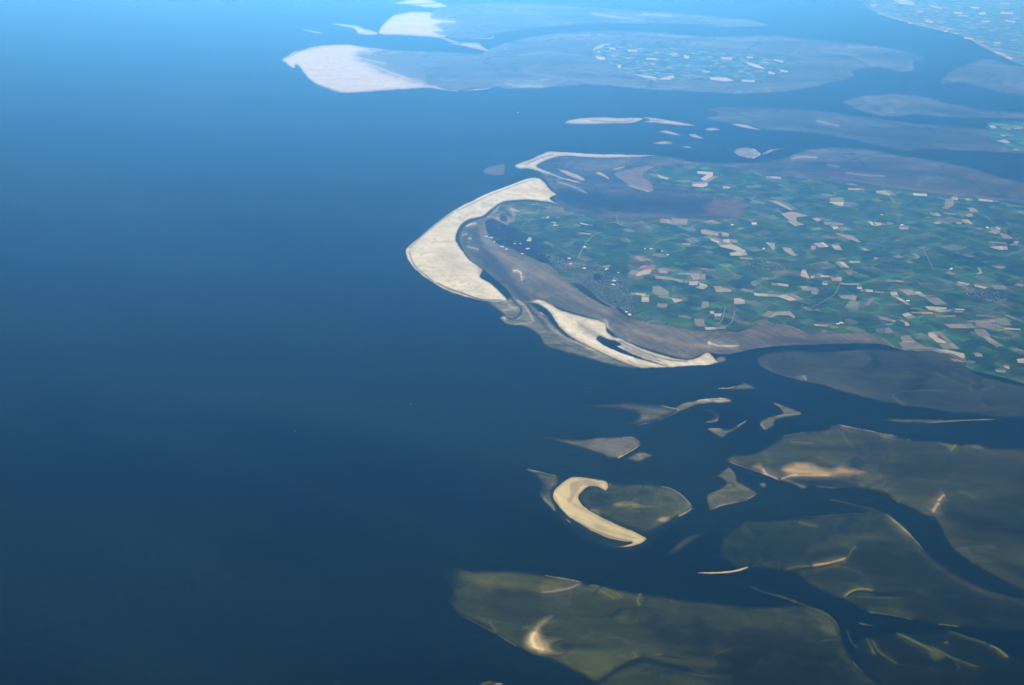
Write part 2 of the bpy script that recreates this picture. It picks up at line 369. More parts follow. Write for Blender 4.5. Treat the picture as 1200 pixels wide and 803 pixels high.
# slivers in the middle channel
bank(P('662,145 668,140.5 684,138.2 702,137.3 728,138.2 753,138 748,142.5 735,145 712,145.2 690,145.8'), 'longest pale sand sliver in the wide channel', (.34, .30, .25), [Wl(P('690,141 720,143 745,141'), .9, .6)], step=.5, feather=.7, sm=4)
bank(P('752,137.2 770,138.6 785,140.8 800,143.5 815,147 807,148 780,145.6 764,144 752,143.4 762,141'), 'long pale sand sliver touching the end of the longest one', (.32, .28, .24), [Wl(P('757,140.5 780,142.5'), .7, .6)], step=.5, feather=.7, sm=4)
for s_, lab in (('826,151.4 835,149.8 846,152 838,153.2 830,153.4', 'small sand speck past the tip of the long slivers'),
                ('771,154.4 780,152.8 790,155 798,159 788,158.2 779,156.5', 'small tilted sand bar below the long slivers'),
                ('807,158 815,157.2 824.5,162.6 815,162 810,160.5', 'stubby tilted sand bar beside the small tilted one'),
                ('764,168 772,166.3 780,165.3 789.5,168 782,169.3 773,169.6', 'small flat sand sliver nearest the northern spit'),
                ('798,172 805,171.3 811.5,172.6 806,174', 'tiniest sand speck in the wide channel'),
                ('856,145 868,145 880,148 893,152.6 882,152 868,149.3', 'tapering sand bar by the faint blue flat')):
    bank(P(s_), lab, (.29, .24, .20), [], step=.45, feather=.7, sm=4)
bank(P('859,178 863,174.5 871,172.7 882,173.7 888,177 891.5,181 887,184.5 881,186.2 872,184.6 864,181.5'), 'small oval grey islet with a pale rim in the channel', (.145, .135, .115), [Ln(P('880,174 888,177.5 891,181 887,184.5 880,186'), .9, (.36, .33, .27)), Ln(P('861,179 870,184 880,186'), .7, (.22, .2, .17))], step=.6, feather=.8, name='islet', cat='islet', mat=M_MARSH)
bank(P('892,181.5 900,176 912,174.4 925,174.2 910,176 900,180'), 'thin curved sand wisp beside the oval islet', (.2, .19, .17), [], step=.4, feather=.8, sm=4)
bank(P('565,202 569,196.5 576,193.5 592,191.6 593,196 591,206 582,206.6 572,205.5'), 'faint grey shoal off the northern sandy spit', (.10, .09, .085), [], step=.7, feather=3, wet=.25)
bank(P('468.3,293 471.5,290.2 474,288.2 471.5,292'), 'tiny sand fleck off the tip of the great beach', (.3, .26, .2), [], step=.4, feather=.5, sm=0)

# ------------------------------------------------------------------ northern spit
bank(P('603,194 612,190 623,186.5 633,181.5 642,177.8 652,177.6 662,178.3 680,179.2 700,180.3 725,180.8 752,181.3 773,181.5 752,184.2 725,185.2 700,185.2 675,183.8 658,183.2 646,186 637,189.5 629,194.5 636,198.5 648,203.5 658,207.5 670,210.5 682,214.2 674,214.2 658,210 637,203.6 622,198.3 608,197.8'),
     'narrow hooked sand spit with two arms, north of the great beach', (.40, .37, .30),
     [Wl(P('613,194 625,189 638,184 650,181'), .8, .7), Wl(P('612,196.5 640,203 655,208.5'), .5, .6), Bl(P('740,179 775,180 775,186 740,186'), 5, (.2, .17, .16), .7)], step=.5, feather=.7, var=.1)
bank(P('650,196.5 663,198.5 676,203 686,209 686.5,212.5 681,213.5 668,208.5 656,202'), 'soft pale sand patch inside the hooked spit', (.27, .23, .19), [], step=.7, feather=3)
for s_, lab in (('717,198.5 724,196 733,194.6 731,197 722,199.6', 'small pale sand tongue at the marshy headland'),
                ('697,203 703,201.5 713,207.5 714,211 706,207.5', 'small tilted sand patch west of the marshy headland')):
    bank(P(s_), lab, (.3, .27, .22), [], step=.5, feather=.8, sm=4)
patch('salt_marsh', P('716,201 730,196.5 752,192.5 775,190.5 812,189.5 820,194 776,197.5 758,205 767,215 766,227 745,221.5 730,216 719,209'), M_MARSH, (.105, .082, .068),
      [Ln(P('717,208 728,215.5 748,221.5 764,226'), 1, (.26, .23, .19)), Ln(P('735,204 750,212 760,220'), 3, (.12, .09, .085)), Bl(P('775,191 815,190 818,194 780,196'), 2, (.16, .12, .11), .7), Ln(P('783,190 812,188.5'), .8, (.3, .28, .25), .7)],
      z=1.8, h=1, label='pinkish salt marsh headland beside the hooked spit', kind='structure')

# ------------------------------------------------------------------ peninsula: marsh belt, land
patch('salt_marsh', P('592,238 571,253 560,257 545,264 538,276 541,291 554,308 566,316 586,332 598,345 608,355 622,357 640,356 670,366 700,375 712,385 724,396 752,407 785,417 806,421 830,414 845,416 862,414 885,409 920,405.5 960,404 1010,403 1040,405 1062,412 1098,413 1134,423 1150,400 1000,370 800,360 700,320 620,270'), M_MARSH, (.082, .076, .046),
      [Wb(P('541,270 556,264 565,272 572,290 590,310 606,334 622,350 612,354 598,340 580,325 560,308 545,292'), 5, .62),
       Wl(P('562,262 560,276 570,296 592,322 612,350'), 5, .35),
       Ln(P('565,262 566,276 578,292 600,306 630,318 655,333 690,355 720,371'), 6, (.140, .124, .088), .85, .05),
       Ln(P('570,256 576,250 583,246 590,243'), 4, (.20, .16, .13), .8), Ln(P('600,312 625,322 640,330'), 6, (.125, .11, .08), .7),
       Ln(P('612,328 650,345 700,366 760,384 820,393'), 2.2, (.055, .055, .05), .6), Ln(P('606,318 660,338 715,366'), 1.3, (.06, .062, .056), .5), Ln(P('640,350 690,366 740,385 800,400'), 1.8, (.06, .058, .05), .5),
       Ln(P('735,385 770,396 810,405 840,405'), 3.2, (.20, .155, .11), .75), Ln(P('745,377 790,388 830,394'), 3, (.14, .115, .085), .6), Ln(P('860,404 890,390 930,383 980,391 1030,396'), 5, (.10, .08, .06), .8),
       Bl(P('840,405 880,396 940,397 1010,399 1000,404 900,408 860,415'), 5, (.055, .05, .045), .8), Wb(P('895,395 950,396 1040,402 1040,406 930,404'), 5, .45),
       Ln(P('830,402.5 837,404 846,405.7 868,405.4'), 1.0, (.38, .33, .24)), Ln(P('878,409 900,407.5 950,405.5 1010,405'), 1.0, (.13, .12, .10), .8), Ln(P('829,402 834,403'), 1.4, (.45, .4, .3)),
       Ln(P('600,318 606,317 610,320 611,325 612,330'), 1.0, (.42, .38, .3)), Ln(P('545,266 552,263 559,262'), .9, (.40, .36, .28)), Ln(P('541,276 548,274'), .8, (.4, .36, .28)), Ln(P('546,289 556,291 562,293'), .8, (.33, .3, .24)), Ln(P('548,279 553,280'), 1., (.38, .33, .25)),
       Ln(P('618,324 650,326'), .8, (.17, .15, .12), .7), Ln(P('706,374 711,377 712,384 716,390'), .8, (.33, .29, .22)), Wl(P('713,386 722,396 730,402'), 1.2, .6)],
      z=1.2, h=1.6, wet=.08, wetvar=.2, vscale=700, var=.4, feather=1.0, creek=.55, ridge=.4, soft=1.6, label='grey brown salt marsh and dune belt between the great beach and the town', kind='structure')

LAND = P('583,246 586,241 596,237.5 617,236 640,237.5 654,240 679,250 700,254 721,257 769,256 817,255 840,256 862,255.5 873,251 876,243 873,235 862,230.5 825,227 800,220 767,214 756,204 769,195 794,191 817,191.5 842,194 867,197 900,203 950,210 1000,215 1050,220 1100,227 1150,232 1200,237 1262,244 1262,464 1200,450 1179,444 1150,437 1133,432 1131,419 1110,412 1096,410 1058,409 1042,402 1023,395 981,394 950,393 921,383 900,380 887,384 862,391 846,388 817,391 792,386 762,379 737,373 717,362 700,350 670,337 658,325 637,310 596,293 575,283 568,268 571,258')
GR = (.024, .046, .026)
land = patch('farmland', LAND, M_LAND, GR,
      [Bl(P('590,241 617,238 652,242 690,254 640,254 606,250'), 6, (.07, .07, .05), .75), Bl(P('690,255 870,257 866,262 700,264'), 3, (.06, .06, .035), .5),
       Bl(P('568,262 590,262 620,275 650,292 640,308 600,292 574,281'), 4, (.007, .015, .014), .95), Bl(P('640,292 680,305 705,315 730,330 745,352 742,370 715,360 690,342 660,322 640,306'), 8, (.036, .040, .042), .8),
       Bl(P('572,256 590,250 600,258 592,264'), 2.5, (.14, .11, .095), .8), Bl(P('586,252 594,255 594,260 587,259'), 1.5, (.008, .014, .02), .95), Ln(P('597,240 602,252 600,262'), 2.2, (.13, .10, .085), .7),
       Bl(P('870,304 925,308 922,320 880,316'), 6, (.04, .045, .05), .6), Bl(P('1130,336 1182,340 1180,354 1135,350'), 6, (.045, .045, .045), .7),
       Bl(P('738,300 765,308 775,322 742,330 735,322'), 5, (.09, .07, .05), .7), Ln(P('742,300 762,306 768,318'), 2.5, (.14, .11, .085), .8),
       Bl(P('1100,400 1250,420 1250,460 1150,432'), 20, (.012, .030, .010), .7), Bl(P('780,378 850,380 890,372 960,376 1020,388 1000,396 860,392'), 8, (.03, .045, .02), .6),
       Ln(P('690,345 720,365 760,380 800,388'), 2.0, (.07, .06, .05), .6), Bl(P('735,368 770,372 780,384 745,380'), 5, (.045, .05, .045), .6),
       Bl(P('960,280 1100,290 1250,300 1250,330 1050,320'), 40, (.010, .036, .018), .6)],
      z=2.6, h=1.5, feather=.2, ragged=0, step=1.25, var=.18, vscale=2500, label='green patchwork farmland of the low peninsula', kind='structure')

# ------------------------------------------------------------------ great beach and southern sand
bank(P('632,208.5 624,208.6 617,209.6 606,213.5 596,217.5 585,221.5 575,225 564,230 554,235 543,240 533,245.5 522,253 512,260.5 502,268.5 492,277.5 483,284.5 475.5,291.5 475,297 477.5,304 482,311 488,318 494,323 501,328 515,337 529,343.5 550,349.5 575,354.5 594,353.3 591,347 583,339 574,331.5 563,325 566,316.5 560,312 553,307 546,300 540.5,292 535.5,285 533.5,279 537,269 543,262 551,257.5 565,254 573,248 580,242.5 588,238 597,235.8 617,234.7 636,236 654,239.3 645,233.5 652,228 645,222 640,215.5'),
     'great bright crescent beach along the western tip of the farmland', SAND,
     [Wl(P('630,210.5 617,212.2 596,220.5 575,228.5 554,238.5 533,248.8'), .8, .55, .05), Ln(P('629,209.2 617,210.6 596,218.7 575,226.4 556,235'), .6, SANDW, .9, .05), Ln(P('533,248 512,262.5 492,279.5 479,292'), .9, SANDM, .8, .05),
      Wl(P('480,293 481,301 488,314 499,323 510,332'), .9, .75, .1), Wl(P('509,330 524,337.5 545,345 566,351.5 592,352.2'), .9, .95, .08), Wl(P('500,325 520,338 545,347'), .6, .4),
      Bl(P('520,300 535,296 545,312 560,318 566,326 548,322 530,318'), 10, (.33, .29, .20), .6), Bl(P('566,318 575,332 588,346 578,343 560,328 548,322'), 3, SANDW, .5), Bl(P('561,311 575,320 592,345 580,335 560,322'), 4, SANDM, .45),
      Ln(P('563,238 575,240 580,243'), 2.2, SANDD, .6), Ln(P('505,285 525,283 538,284'), 1.4, SANDD, .45), Ln(P('512,292 522,302 530,312'), 6, (.36, .32, .23), .6), Ln(P('540,262 548,252 560,247'), 2.0, SANDD, .35), Ln(P('600,224 625,222 648,230'), 3, (.37, .33, .24), .5),
      Bl(P('643,214 656,222 656,236 640,232 634,222'), 5, (.30, .27, .21), .5), Ln(P('541,292 549,303 562,314'), 1.0, SANDW), Ln(P('537,270 534,279 538,287'), 1.2, SANDW), Ln(P('640,236 617,235.6 596,237 585,241'), .9, SANDW, .9)],
     step=.6, feather=1.8, var=.17, vscale=420, ragged=.9, streak=.10, ridge=-.22, soft=1.5, damp=(1.3, .3), under=(.075, .073, .052, P('654,239 636,236 617,235 597,236 580,242.5 565,254 551,257.5 543,262 537,269 533.5,279 540.5,292 553,307 566,316.5 563,325 574,331.5 583,339 594,352'), 2.5))
flat(P('572,354 594,350 600,344 612,350 624,356 640,370 660,390 690,404 730,420 790,430.5 752,432.5 729,431.5 700,424 660,412.5 638,405.5 632,395 615,384 596,380 589,377 585,373.5 590,369 580,362'),
     'grey wet sand flat along the seaward side of the southern beach', (.155, .132, .095),
     [Wl(P('597,345 604,355 611,362 608,370 600,374 591,371'), 1.4, .95), Ln(P('604,352 614,358 620,366 626,378'), 1.4, (.26, .23, .17)), Ln(P('594,356 606,364'), 1.5, (.27, .24, .18), .8), Ln(P('588,375 600,380 626,378'), 1.5, (.27, .24, .17), .8),
      Wl(P('614,352 626,368 650,390 690,410'), 2.0, .75), Ln(P('632,366 645,372 650,377'), 1.4, (.30, .26, .18)), Ln(P('640,380 660,395 690,408 705,415'), 2.0, (.28, .24, .165), .8), Wl(P('632,378 660,402 700,417'), 1.2, .45), Wl(P('650,374 668,390 700,405'), 1.2, .7),
      Bl(P('620,383 640,388 665,405 700,420 660,411 638,404'), 5, (.12, .105, .08), .7), Ln(P('586,373 590,372 592,376'), 1.4, (.36, .32, .24))],
     step=.7, feather=1.6, wet=.08, wetvar=.12, vscale=700, z=.9, h=1)
bank(P('620,353.5 628,351 636,351.7 647,357 656,363 675,368.5 690,372.5 702,375.5 710,378.5 711,384 713,390.5 722,398 716,399.5 703,394.5 700,398 708,404.5 730,414.5 760,423 786,430.3 770,431.5 750,432 735,427.5 715,419 700,412 684,404 668,395 655,383.5 649,374 640,363 630,357'),
     'bright wedge of dry sand at the head of the southern beach', SAND,
     [Bl(P('676,376 694,384 705,393 700,398 680,388'), 6, SANDM, .7), Wl(P('700,399 715,409 740,418'), .8, .35), Ln(P('650,366 668,384 690,398 715,410 745,421'), 2.6, SANDW, .8, .05), Ln(P('655,384 680,400 710,415 740,428'), .8, SANDD, .6), Wl(P('746,430 742,426 735,422'), .7, .6), Bl(P('720,421 760,428 770,432 740,432'), 3, (.26, .22, .15), .7)],
     step=.6, feather=1.7, var=.15, vscale=420, streak=.12, ridge=-.2, soft=1.4, under=(.085, .08, .055, P('620,353 636,352 656,363 702,375.5 711,384 722,398'), 2.5))
bank(P('713,392 720,395 728,397 740,403 752,408.5 768,413.5 783,418 795,420.8 805,421.7 812,420.5 818,418.6 824,415.5 829.5,413.2 834,416 838,420.5 842.5,424.5 838,426.5 833,428 815,429 795,430.3 785,430.8 770,426 752,420 735,413 722,406 728,404 720,399'),
     'long tapering striped sand spit ending the southern beach', SAND,
     [Wl(P('724,399 740,407 760,415.5 785,422.5 808,424'), 1.0, .8, .05), Wl(P('728,407 748,416 775,424 800,427.5'), 1.0, .55), Wl(P('764,416 769,421 784,429'), .6, .75), Bl(P('722,400 740,408 765,418 762,421 735,411'), 2.5, SANDM, .75), Ln(P('820,418 829,415 836,419'), 1.6, (.30, .25, .17), .7), Ln(P('832,415 839,423'), .6, (.2, .17, .12), .9), Ln(P('770,424 800,427.3 835,427'), 1.0, SANDW, .8)],
     step=.5, feather=1.3, var=.15, vscale=420, streak=.12, ridge=-.2, soft=1.4, under=(.085, .08, .055, P('713,392 728,397 752,408.5 783,418 805,421.7 818,418.6 829,413'), 2.0))
bank(P('838,420 845,417 852,420 850,424 842,426'), 'small grey sand apron at the tip of the striped spit', (.13, .11, .08), [], step=.6, feather=2.5, z=1)

# ------------------------------------------------------------------ shoals south of the beach
SH = (.105, .092, .062)
def shoal(s, label, feats=(), base=SH, **kw):
    kw.setdefault('step', .7); kw.setdefault('feather', 1.5); kw.setdefault('wet', .12); kw.setdefault('wetvar', .25); kw.setdefault('var', .28); kw.setdefault('vscale', 500); kw.setdefault('ridge', .25); kw.setdefault('levee', .3); kw.setdefault('streak', .3); kw.setdefault('soft', 1.6)
    base = tuple(b * k for b, k in zip(base, (.80, .86, .55)))
    if kw['step'] > .55: kw['feather'] = kw['feather'] * 1.9; kw['ragged'] = 2.0
    kw.setdefault('egam', .6)
    return bank(P(s) if isinstance(s, str) else s, label, base, feats, name='sandbank', mat=M_MUD, z=.9, h=1.6, **kw)
shoal('839,455 848,454.4 857,453.6 866,450 873,447.8 882,451.5 891.5,457.4 878,457.2 862,457.4 848,456.4', 'small hill shaped grey shoal just south of the striped spit', [Ln(P('840,455.3 855,454.6 862,452.5'), .9, (.3, .26, .19))])
shoal('788,480 800,471.5 815,469 829,467 845,466 855,467 858.5,469.6 855,472.2 840,473.3 825,474 812,477 800,482', 'finger shaped shoal with a bright sandy end', [Bl(P('822,467 850,465 862,468 858,473 835,473'), 4, (.30, .25, .16), .85), Ln(P('815,470 835,467.3 853,466.8'), .8, (.4, .35, .25))])
shoal('683,475.5 704,472.5 735,471 767,473 785,476.5 797,480.2 790,485.5 780,490.5 762,496 746,498.3 722,498 738,494 748,488 742,484 725,480.5 704,479.5', 'large faint crescent shoal with a pale curved rim', [Ln(P('770,474 786,478 796,480.5 783,489.5 765,495.5 745,498'), 1.0, (.25, .21, .15), .8), Wb(P('690,478 735,482 745,488 735,497 700,490'), 6, .7)], feather=4, base=(.08, .072, .05))
shoal('815,478.5 828,478.6 838,480.5 845.5,487 843,493 838,494.6 824,495.6 832,492 836,487 826,482', 'faint horseshoe shoal below the finger shaped one', [Ln(P('826,495 838,494 842,491'), .8, (.2, .17, .12))], feather=3, base=(.075, .067, .046))
shoal('629,511.6 650,513 673,514.5 692,513.5 710,511.8 728,511.7 740,511.8 748,516 752.5,520.7 740,529 721.5,538.4 700,531.6 680,525.5 660,519.5', 'kite shaped grey shoal with a bright south eastern edge',
      [Ln(P('751,521.5 738,530 722,537.6'), 1.0, (.40, .33, .21)), Ln(P('728,512.5 742,513 751,519'), .8, (.24, .2, .14)), Wb(P('628,510 660,511 665,522 630,518'), 8, .6), Ln(P('710,513 722,516 728,519'), .8, (.05, .045, .035), .8), Ln(P('690,519 720,526 735,530'), .7, (.075, .066, .046)), Bl(P('690,515 740,513 748,520 722,535 700,528'), 10, (.125, .105, .075), .7)], feather=2)
shoal('733,538 741,532 750,527.8 760,530.5 767.5,533.4 758,539 748,543.2 740,541', 'small diamond shoal beside the kite shaped one', base=(.078, .07, .045), feather=2)
shoal('827,502 843,501.8 853,503 864,498.5 876,491.6 868,500 855,508.2 848,513 839,511', 'small twin winged shoal with a pale northern wing', [Wl(P('853,504 857,508'), .7, .6), Ln(P('862,500 870,496 875,492.4'), .8, (.23, .19, .13)), Ln(P('829,502.7 848,503'), .7, (.2, .17, .12))])
shoal('890.5,469 897,468.6 904,470 914,474 925,478 934,481.5 943,485.2 930,488.2 917,491 909,494 908,499 897.5,505 892,500 889.5,495 893,491 905,488.5 915,485 914,480.5 905,474', 'arrowhead shaped grey shoal pointing to the dyke', [Ln(P('890,496 897,504'), .8, (.2, .18, .13)), Ln(P('905,472 925,478.5 940,484.5'), .8, (.17, .15, .10)), Ln(P('897,490.5 915,487 940,485.4'), .9, (.16, .14, .1))], base=(.092, .083, .058))
shoal('1022,492 1050,490 1100,491 1130,491.3 1160,490.6 1176,490 1170,492.4 1133,493.6 1100,495.8 1075,496.8 1055,496.3 1037,494.4', 'long thin bar in the dark channel beneath the broad flat', [Ln(P('1080,496 1120,493.5 1170,491'), .8, (.16, .14, .085))], base=(.055, .05, .03), step=.6)
shoal('683,455 695,453 705,451.5 698,453.8 688,456.5', 'faint underwater wisp left of the hill shaped shoal', base=(.075, .07, .05), feather=1.4, step=.5, sm=4)
shoal('815,453.5 828,449.5 840,446.5 832,450 820,454', 'faint underwater wisp right under the striped spit', base=(.06, .056, .042), feather=1.4, step=.5, sm=4)

# broad flats on the right
flat(P('886.5,420 899,413.5 930,410 970,411 1020,408 1062,411 1100,412 1132,421 1140,436 1160,442 1200,452 1262,462 1262,494 1200,490 1150,488 1100,482.5 1062,477.5 1025,470 1000,463 967,452.4 943,447.6 920,441.6 893,432'),
     'broad dull tidal flat under the southern dyke', (.042, .040, .032),
     [Ln(P('888,424 905,435 921,441 943,446.6 970,452 1000,461.5'), 1.6, (.115, .10, .068), .85), Bl(P('985,453 1015,461 1062,477 1030,471 1000,463'), 5, (.085, .072, .045), .8), Ln(P('1045,464 1054,471 1062,477'), 1.0, (.15, .13, .085)), Bl(P('932,440 946,440 944,447 935,446'), 2, (.14, .125, .08), .8), Ln(P('941,440 945,446'), .8, (.24, .2, .13)),
      Bl(P('900,416 960,416 1010,440 1040,462 980,450 900,430'), 14, (.058, .052, .036), .7), Wl(P('1060,414 1090,428 1120,445 1140,452'), 3, .5), Ln(P('1095,437 1118,447'), 1, (.08, .075, .06)), Ln(P('1135,453 1141,461'), .8, (.1, .095, .07)), Ln(P('1150,457 1167,453'), .9, (.1, .09, .065)), Wl(P('1000,440 1060,455 1120,470'), 2, .35), Ln(P('1050,459 1080,458 1110,458'), .8, (.06, .055, .045))],
     wet=.3, wetvar=.2, vscale=2500, step=1.2, feather=1.5)
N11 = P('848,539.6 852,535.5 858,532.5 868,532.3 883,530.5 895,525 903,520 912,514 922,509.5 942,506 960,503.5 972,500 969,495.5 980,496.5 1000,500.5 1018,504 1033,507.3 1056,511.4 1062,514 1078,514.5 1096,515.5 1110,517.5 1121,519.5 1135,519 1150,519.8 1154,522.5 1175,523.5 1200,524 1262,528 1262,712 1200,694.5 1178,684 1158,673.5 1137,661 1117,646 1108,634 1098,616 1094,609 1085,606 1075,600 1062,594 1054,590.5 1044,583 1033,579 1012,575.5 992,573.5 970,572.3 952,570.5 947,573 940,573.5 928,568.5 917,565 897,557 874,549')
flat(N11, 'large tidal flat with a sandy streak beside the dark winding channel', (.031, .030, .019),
     [Bl(P('915,551 925,545.5 938,543.2 952,543.8 966,549 975,550.5 987,546.8 1000,550 1016,554 1005,556 980,557.8 950,557.4 930,557'), 4, (.31, .215, .095), .95), Ln(P('925,557 940,557.3 975,557'), 1.2, (.36, .26, .125), .8),
      Ln(P('914,562 924,558.5 936,555.8'), 1.1, (.36, .28, .15)), Ln(P('852,540.5 874,549 897,557 917,565'), 1.2, (.26, .20, .11), .9), Bl(P('884,546 892,544 896,553 907,561 895,556 880,550'), 3, (.22, .165, .08), .85), Ln(P('893,548 898,556 912,562'), 1.6, (.42, .34, .20), .9), Bl(P('912,563 925,563 944,571 940,573 925,568'), 2, (.26, .195, .10), .9),
      Wl(P('925,561 940,566 960,566 985,566'), 2.6, .55), Wb(P('920,560 950,559 990,562 1010,570 960,571 942,567'), 3, .5), Ln(P('950,570.5 985,572.5'), .8, (.13, .12, .08)), Ln(P('980,497.5 1000,500.9 1020,504.7 1040,508.5 1055,511.2'), 1.0, (.36, .31, .18)), Bl(P('1020,506 1040,509 1052,512 1035,511'), 2, (.20, .155, .08), .8), Ln(P('1060,512 1067,516'), .9, (.15, .14, .09)),
      Bl(P('1097,516 1118,521 1121,522 1113,529 1108,524'), 2.5, (.10, .095, .05), .85), Ln(P('1121,520.5 1114,529'), 1, (.18, .165, .09)), Bl(P('1136,520 1150,521 1153,525 1142,525'), 2, (.13, .115, .06), .85), Ln(P('1130,518.6 1136,518.6'), 1, (.16, .14, .09)),
      Ln(P('1093,601 1096,595 1099,591 1102,590'), 2.2, (.33, .235, .105)), Ln(P('1098,586 1101,586 1104,582 1108,580'), 1.5, (.36, .28, .15)), Ln(P('1109,583 1118,578.5 1130,577.5 1140,582 1146,584'), .8, (.09, .085, .045), .8), Ln(P('1033,580 1045,584 1052,589'), 1.1, (.13, .12, .07)), Ln(P('1049,587 1054,590'), 1.3, (.2, .18, .10)),
      Bl(P('1100,600 1112,585 1150,586 1262,590 1262,640 1180,640 1120,632'), 18, MUDB, .85), Bl(P('1130,655 1200,650 1262,655 1262,712 1200,690 1150,668'), 12, (.006, .008, .004), .9), Bl(P('1180,530 1262,535 1262,600 1170,590'), 30, (.009, .010, .006), .8), Bl(P('1050,530 1150,535 1180,560 1120,572 1060,575'), 24, (.014, .015, .008), .7),  # dark silt on the right, with the vignette darkening put into its colour
      Ln(P('1117,645.5 1130,642.5 1150,641 1170,642'), 1.3, (.055, .055, .03), .8), Ln(P('1135,658.5 1150,658 1165,659'), 1, (.05, .05, .028), .8), Ln(P('1020,572 1035,568 1040,560'), 2, (.07, .065, .04), .6), Ln(P('1005,570 1025,562 1035,556'), 4, (.075, .064, .033), .6),
      Ln(P('925,517 940,519 955,519'), 1, (.075, .068, .043)), Ln(P('915,512 930,508 945,507'), 1.2, (.085, .078, .052)), Ln(P('955,535 975,542 1000,545'), 2.5, (.066, .062, .04), .7), Ln(P('985,505 992,515 1000,525'), 2, (.07, .066, .042), .6), Wl(P('860,537 872,541 884,546'), 3, .4)],
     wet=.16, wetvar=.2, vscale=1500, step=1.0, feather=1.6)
shoal('838,559 846,552 853,546.5 859,551.5 863.5,557.5 864,562.5 872,567 880,572.5 889.5,578.4 882,583 874,587 864,589.3 855,591.3 843,594.5 832,599.3 829,592 827.5,584 828,579.5 836,575 843,572 851,567 846,562', 'angular grey shoal with two lobes off the sandy flat', [Ln(P('834,597.5 845,592.5 858,590 872,587.5 887,579'), 1.1, (.22, .175, .09)), Ln(P('853,548 862,556.5'), .9, (.15, .135, .09)), Wl(P('846,565 858,566.5 862,572'), 2.0, .6), Wl(P('842,592 836,586'), 1.4, .5), Ln(P('830,583 842,580 850,584'), 1.6, (.11, .1, .065), .7)], base=(.078, .072, .046), vscale=500)
shoal('889,567 893,565.4 897.5,566 898.5,570.5 894,572 890.5,570', 'tiny oval shoal between the lobed shoal and the sandy flat', base=(.085, .078, .05), feather=1.3, step=.5)

# ------------------------------------------------------------------ the crescent islet and its lagoon
flat(P('640,575 652,562 670,553 700,556 718,562 760,563 795,570 818,594 800,612 775,626 764,636 740,648 700,640 670,622 648,604 638,588'), 'pale shallows fringing the crescent islet', (.026, .026, .018), [], wet=.45, wetvar=.3, feather=6, ragged=3, vscale=500, name='shallows', z=.5, h=.3, creek=0)
flat(P('684,575 695,569 712,566 740,566 767,567.5 785,571.5 799,579.5 812.5,595 800,604 790,608.5 775,618 757,627 742,622 719,612 698,602 683,593 678,583'),
     'dull green lagoon flat enclosed by the bright crescent islet', (.042, .041, .026),
     [Ln(P('772,569 785,572 799,580.5 811.5,594.5'), 1.3, (.25, .20, .12), .9), Ln(P('812,595.5 800,603 794,605.5'), 1.3, (.28, .22, .13)), Bl(P('767,611 775,606.5 788,605 792,608 780,612'), 2.5, (.25, .185, .10), .9), Bl(P('717,592 725,588 742,588.5 752,593 735,595.5 722,595'), 3, (.17, .14, .075), .85), Ln(P('735,596 755,594 780,593'), .8, (.09, .085, .05)), Ln(P('690,598 698,599 703,604'), 2.2, (.16, .135, .075), .8),
      Wb(P('683,583 692,574 705,575 716,585 712,600 695,600'), 8, .6), Wb(P('720,600 770,600 765,612 750,618 730,612'), 8, .45), Ln(P('780,575 795,588 800,600'), 3, (.07, .065, .042), .7)],
     wet=.22, wetvar=.2, vscale=700, step=.8, feather=1.8)
shoal('611,548.5 625,550.5 640,554.5 655,558.5 655,568 648,577 650,588 654,600 650,602 641,592 630,581 634,570 628,558', 'ragged submerged apron on the seaward side of the crescent islet', [Ln(P('616,550 635,553.5 654,558'), 1.1, (.17, .15, .10)), Ln(P('636,583 645,592 651,599'), 1.6, (.17, .155, .10), .9), Wb(P('618,558 640,560 640,580 625,575'), 6, .75), Wl(P('634,575 648,576 650,588'), 1.6, .6)], base=(.072, .066, .045), feather=3, ragged=3, vscale=400)
bank(P('671,559 680,559 688,560 700,562 710,564.3 713,571 709.5,576 705,573.5 700,570.8 690,571 683,576 678.5,582 679.5,588 683.5,593 690,598 698,602.5 708,608 719,613 732,618.5 745,624 753,628 758,631.3 755,635 750,638 738,641 728,641.8 716,641.8 729,640 741,636.4 724,634 708,629.5 695,623.5 683,616.5 674,611 666,606 659,599 653,592 648.5,585 648,579.5 651,573 657,567 664,562'),
     'bright hook shaped sand islet curling round a lagoon', (.43, .36, .185),
     [Bl(P('668,566 685,562 706,566 700,569 684,570 676,578 670,590 665,588 668,578'), 3, (.25, .205, .12), .85), Ln(P('668,588 680,596 700,606 720,616'), 2.6, (.27, .22, .125), .8), Ln(P('652,576 656,588 664,600 680,608 700,616'), 2.6, (.50, .43, .24), .9, .05), Ln(P('663,602 685,610 715,621 745,630'), .9, (.30, .25, .14), .7), Ln(P('690,614 720,625 750,632'), .8, (.25, .2, .11), .8), Ln(P('668,608 690,619 715,629 740,634.5'), 1.2, (.15, .13, .075), .9), Ln(P('676,579 679,590 700,603'), .9, (.45, .38, .2), .7), Ln(P('672,582 664,586'), 1.0, (.2, .17, .11), .6),
      Wl(P('712,635 728,636.5 742,635.5'), 1.2, .9), Wl(P('650,580 656,594 668,607'), .5, .4)],
     step=.5, feather=.9, var=.1, vscale=350, name='sand_islet', cat='islet')
shoal('712,566 717,567.5 719,573 714,577.5 709,578 714,573', 'little curl of pale shallow at the hook tip of the crescent islet', base=(.12, .105, .065), feather=1.5, step=.5)
shoal('662,607 667,610 670,613 666,612.5', 'tiny sand fleck against the outer shore of the crescent islet', base=(.25, .21, .12), feather=.8, step=.4, sm=4)
shoal('778,652 787,642.5 798,631 807,627 816,624.6 829,624.6 821,630 812,635 798,646 787,651', 'faint leaf shaped shoal in the dark channel', [Bl(P('798,630 815,625 826,625 812,633 800,636'), 4, (.08, .075, .042), .8)], base=(.045, .044, .026), feather=4)

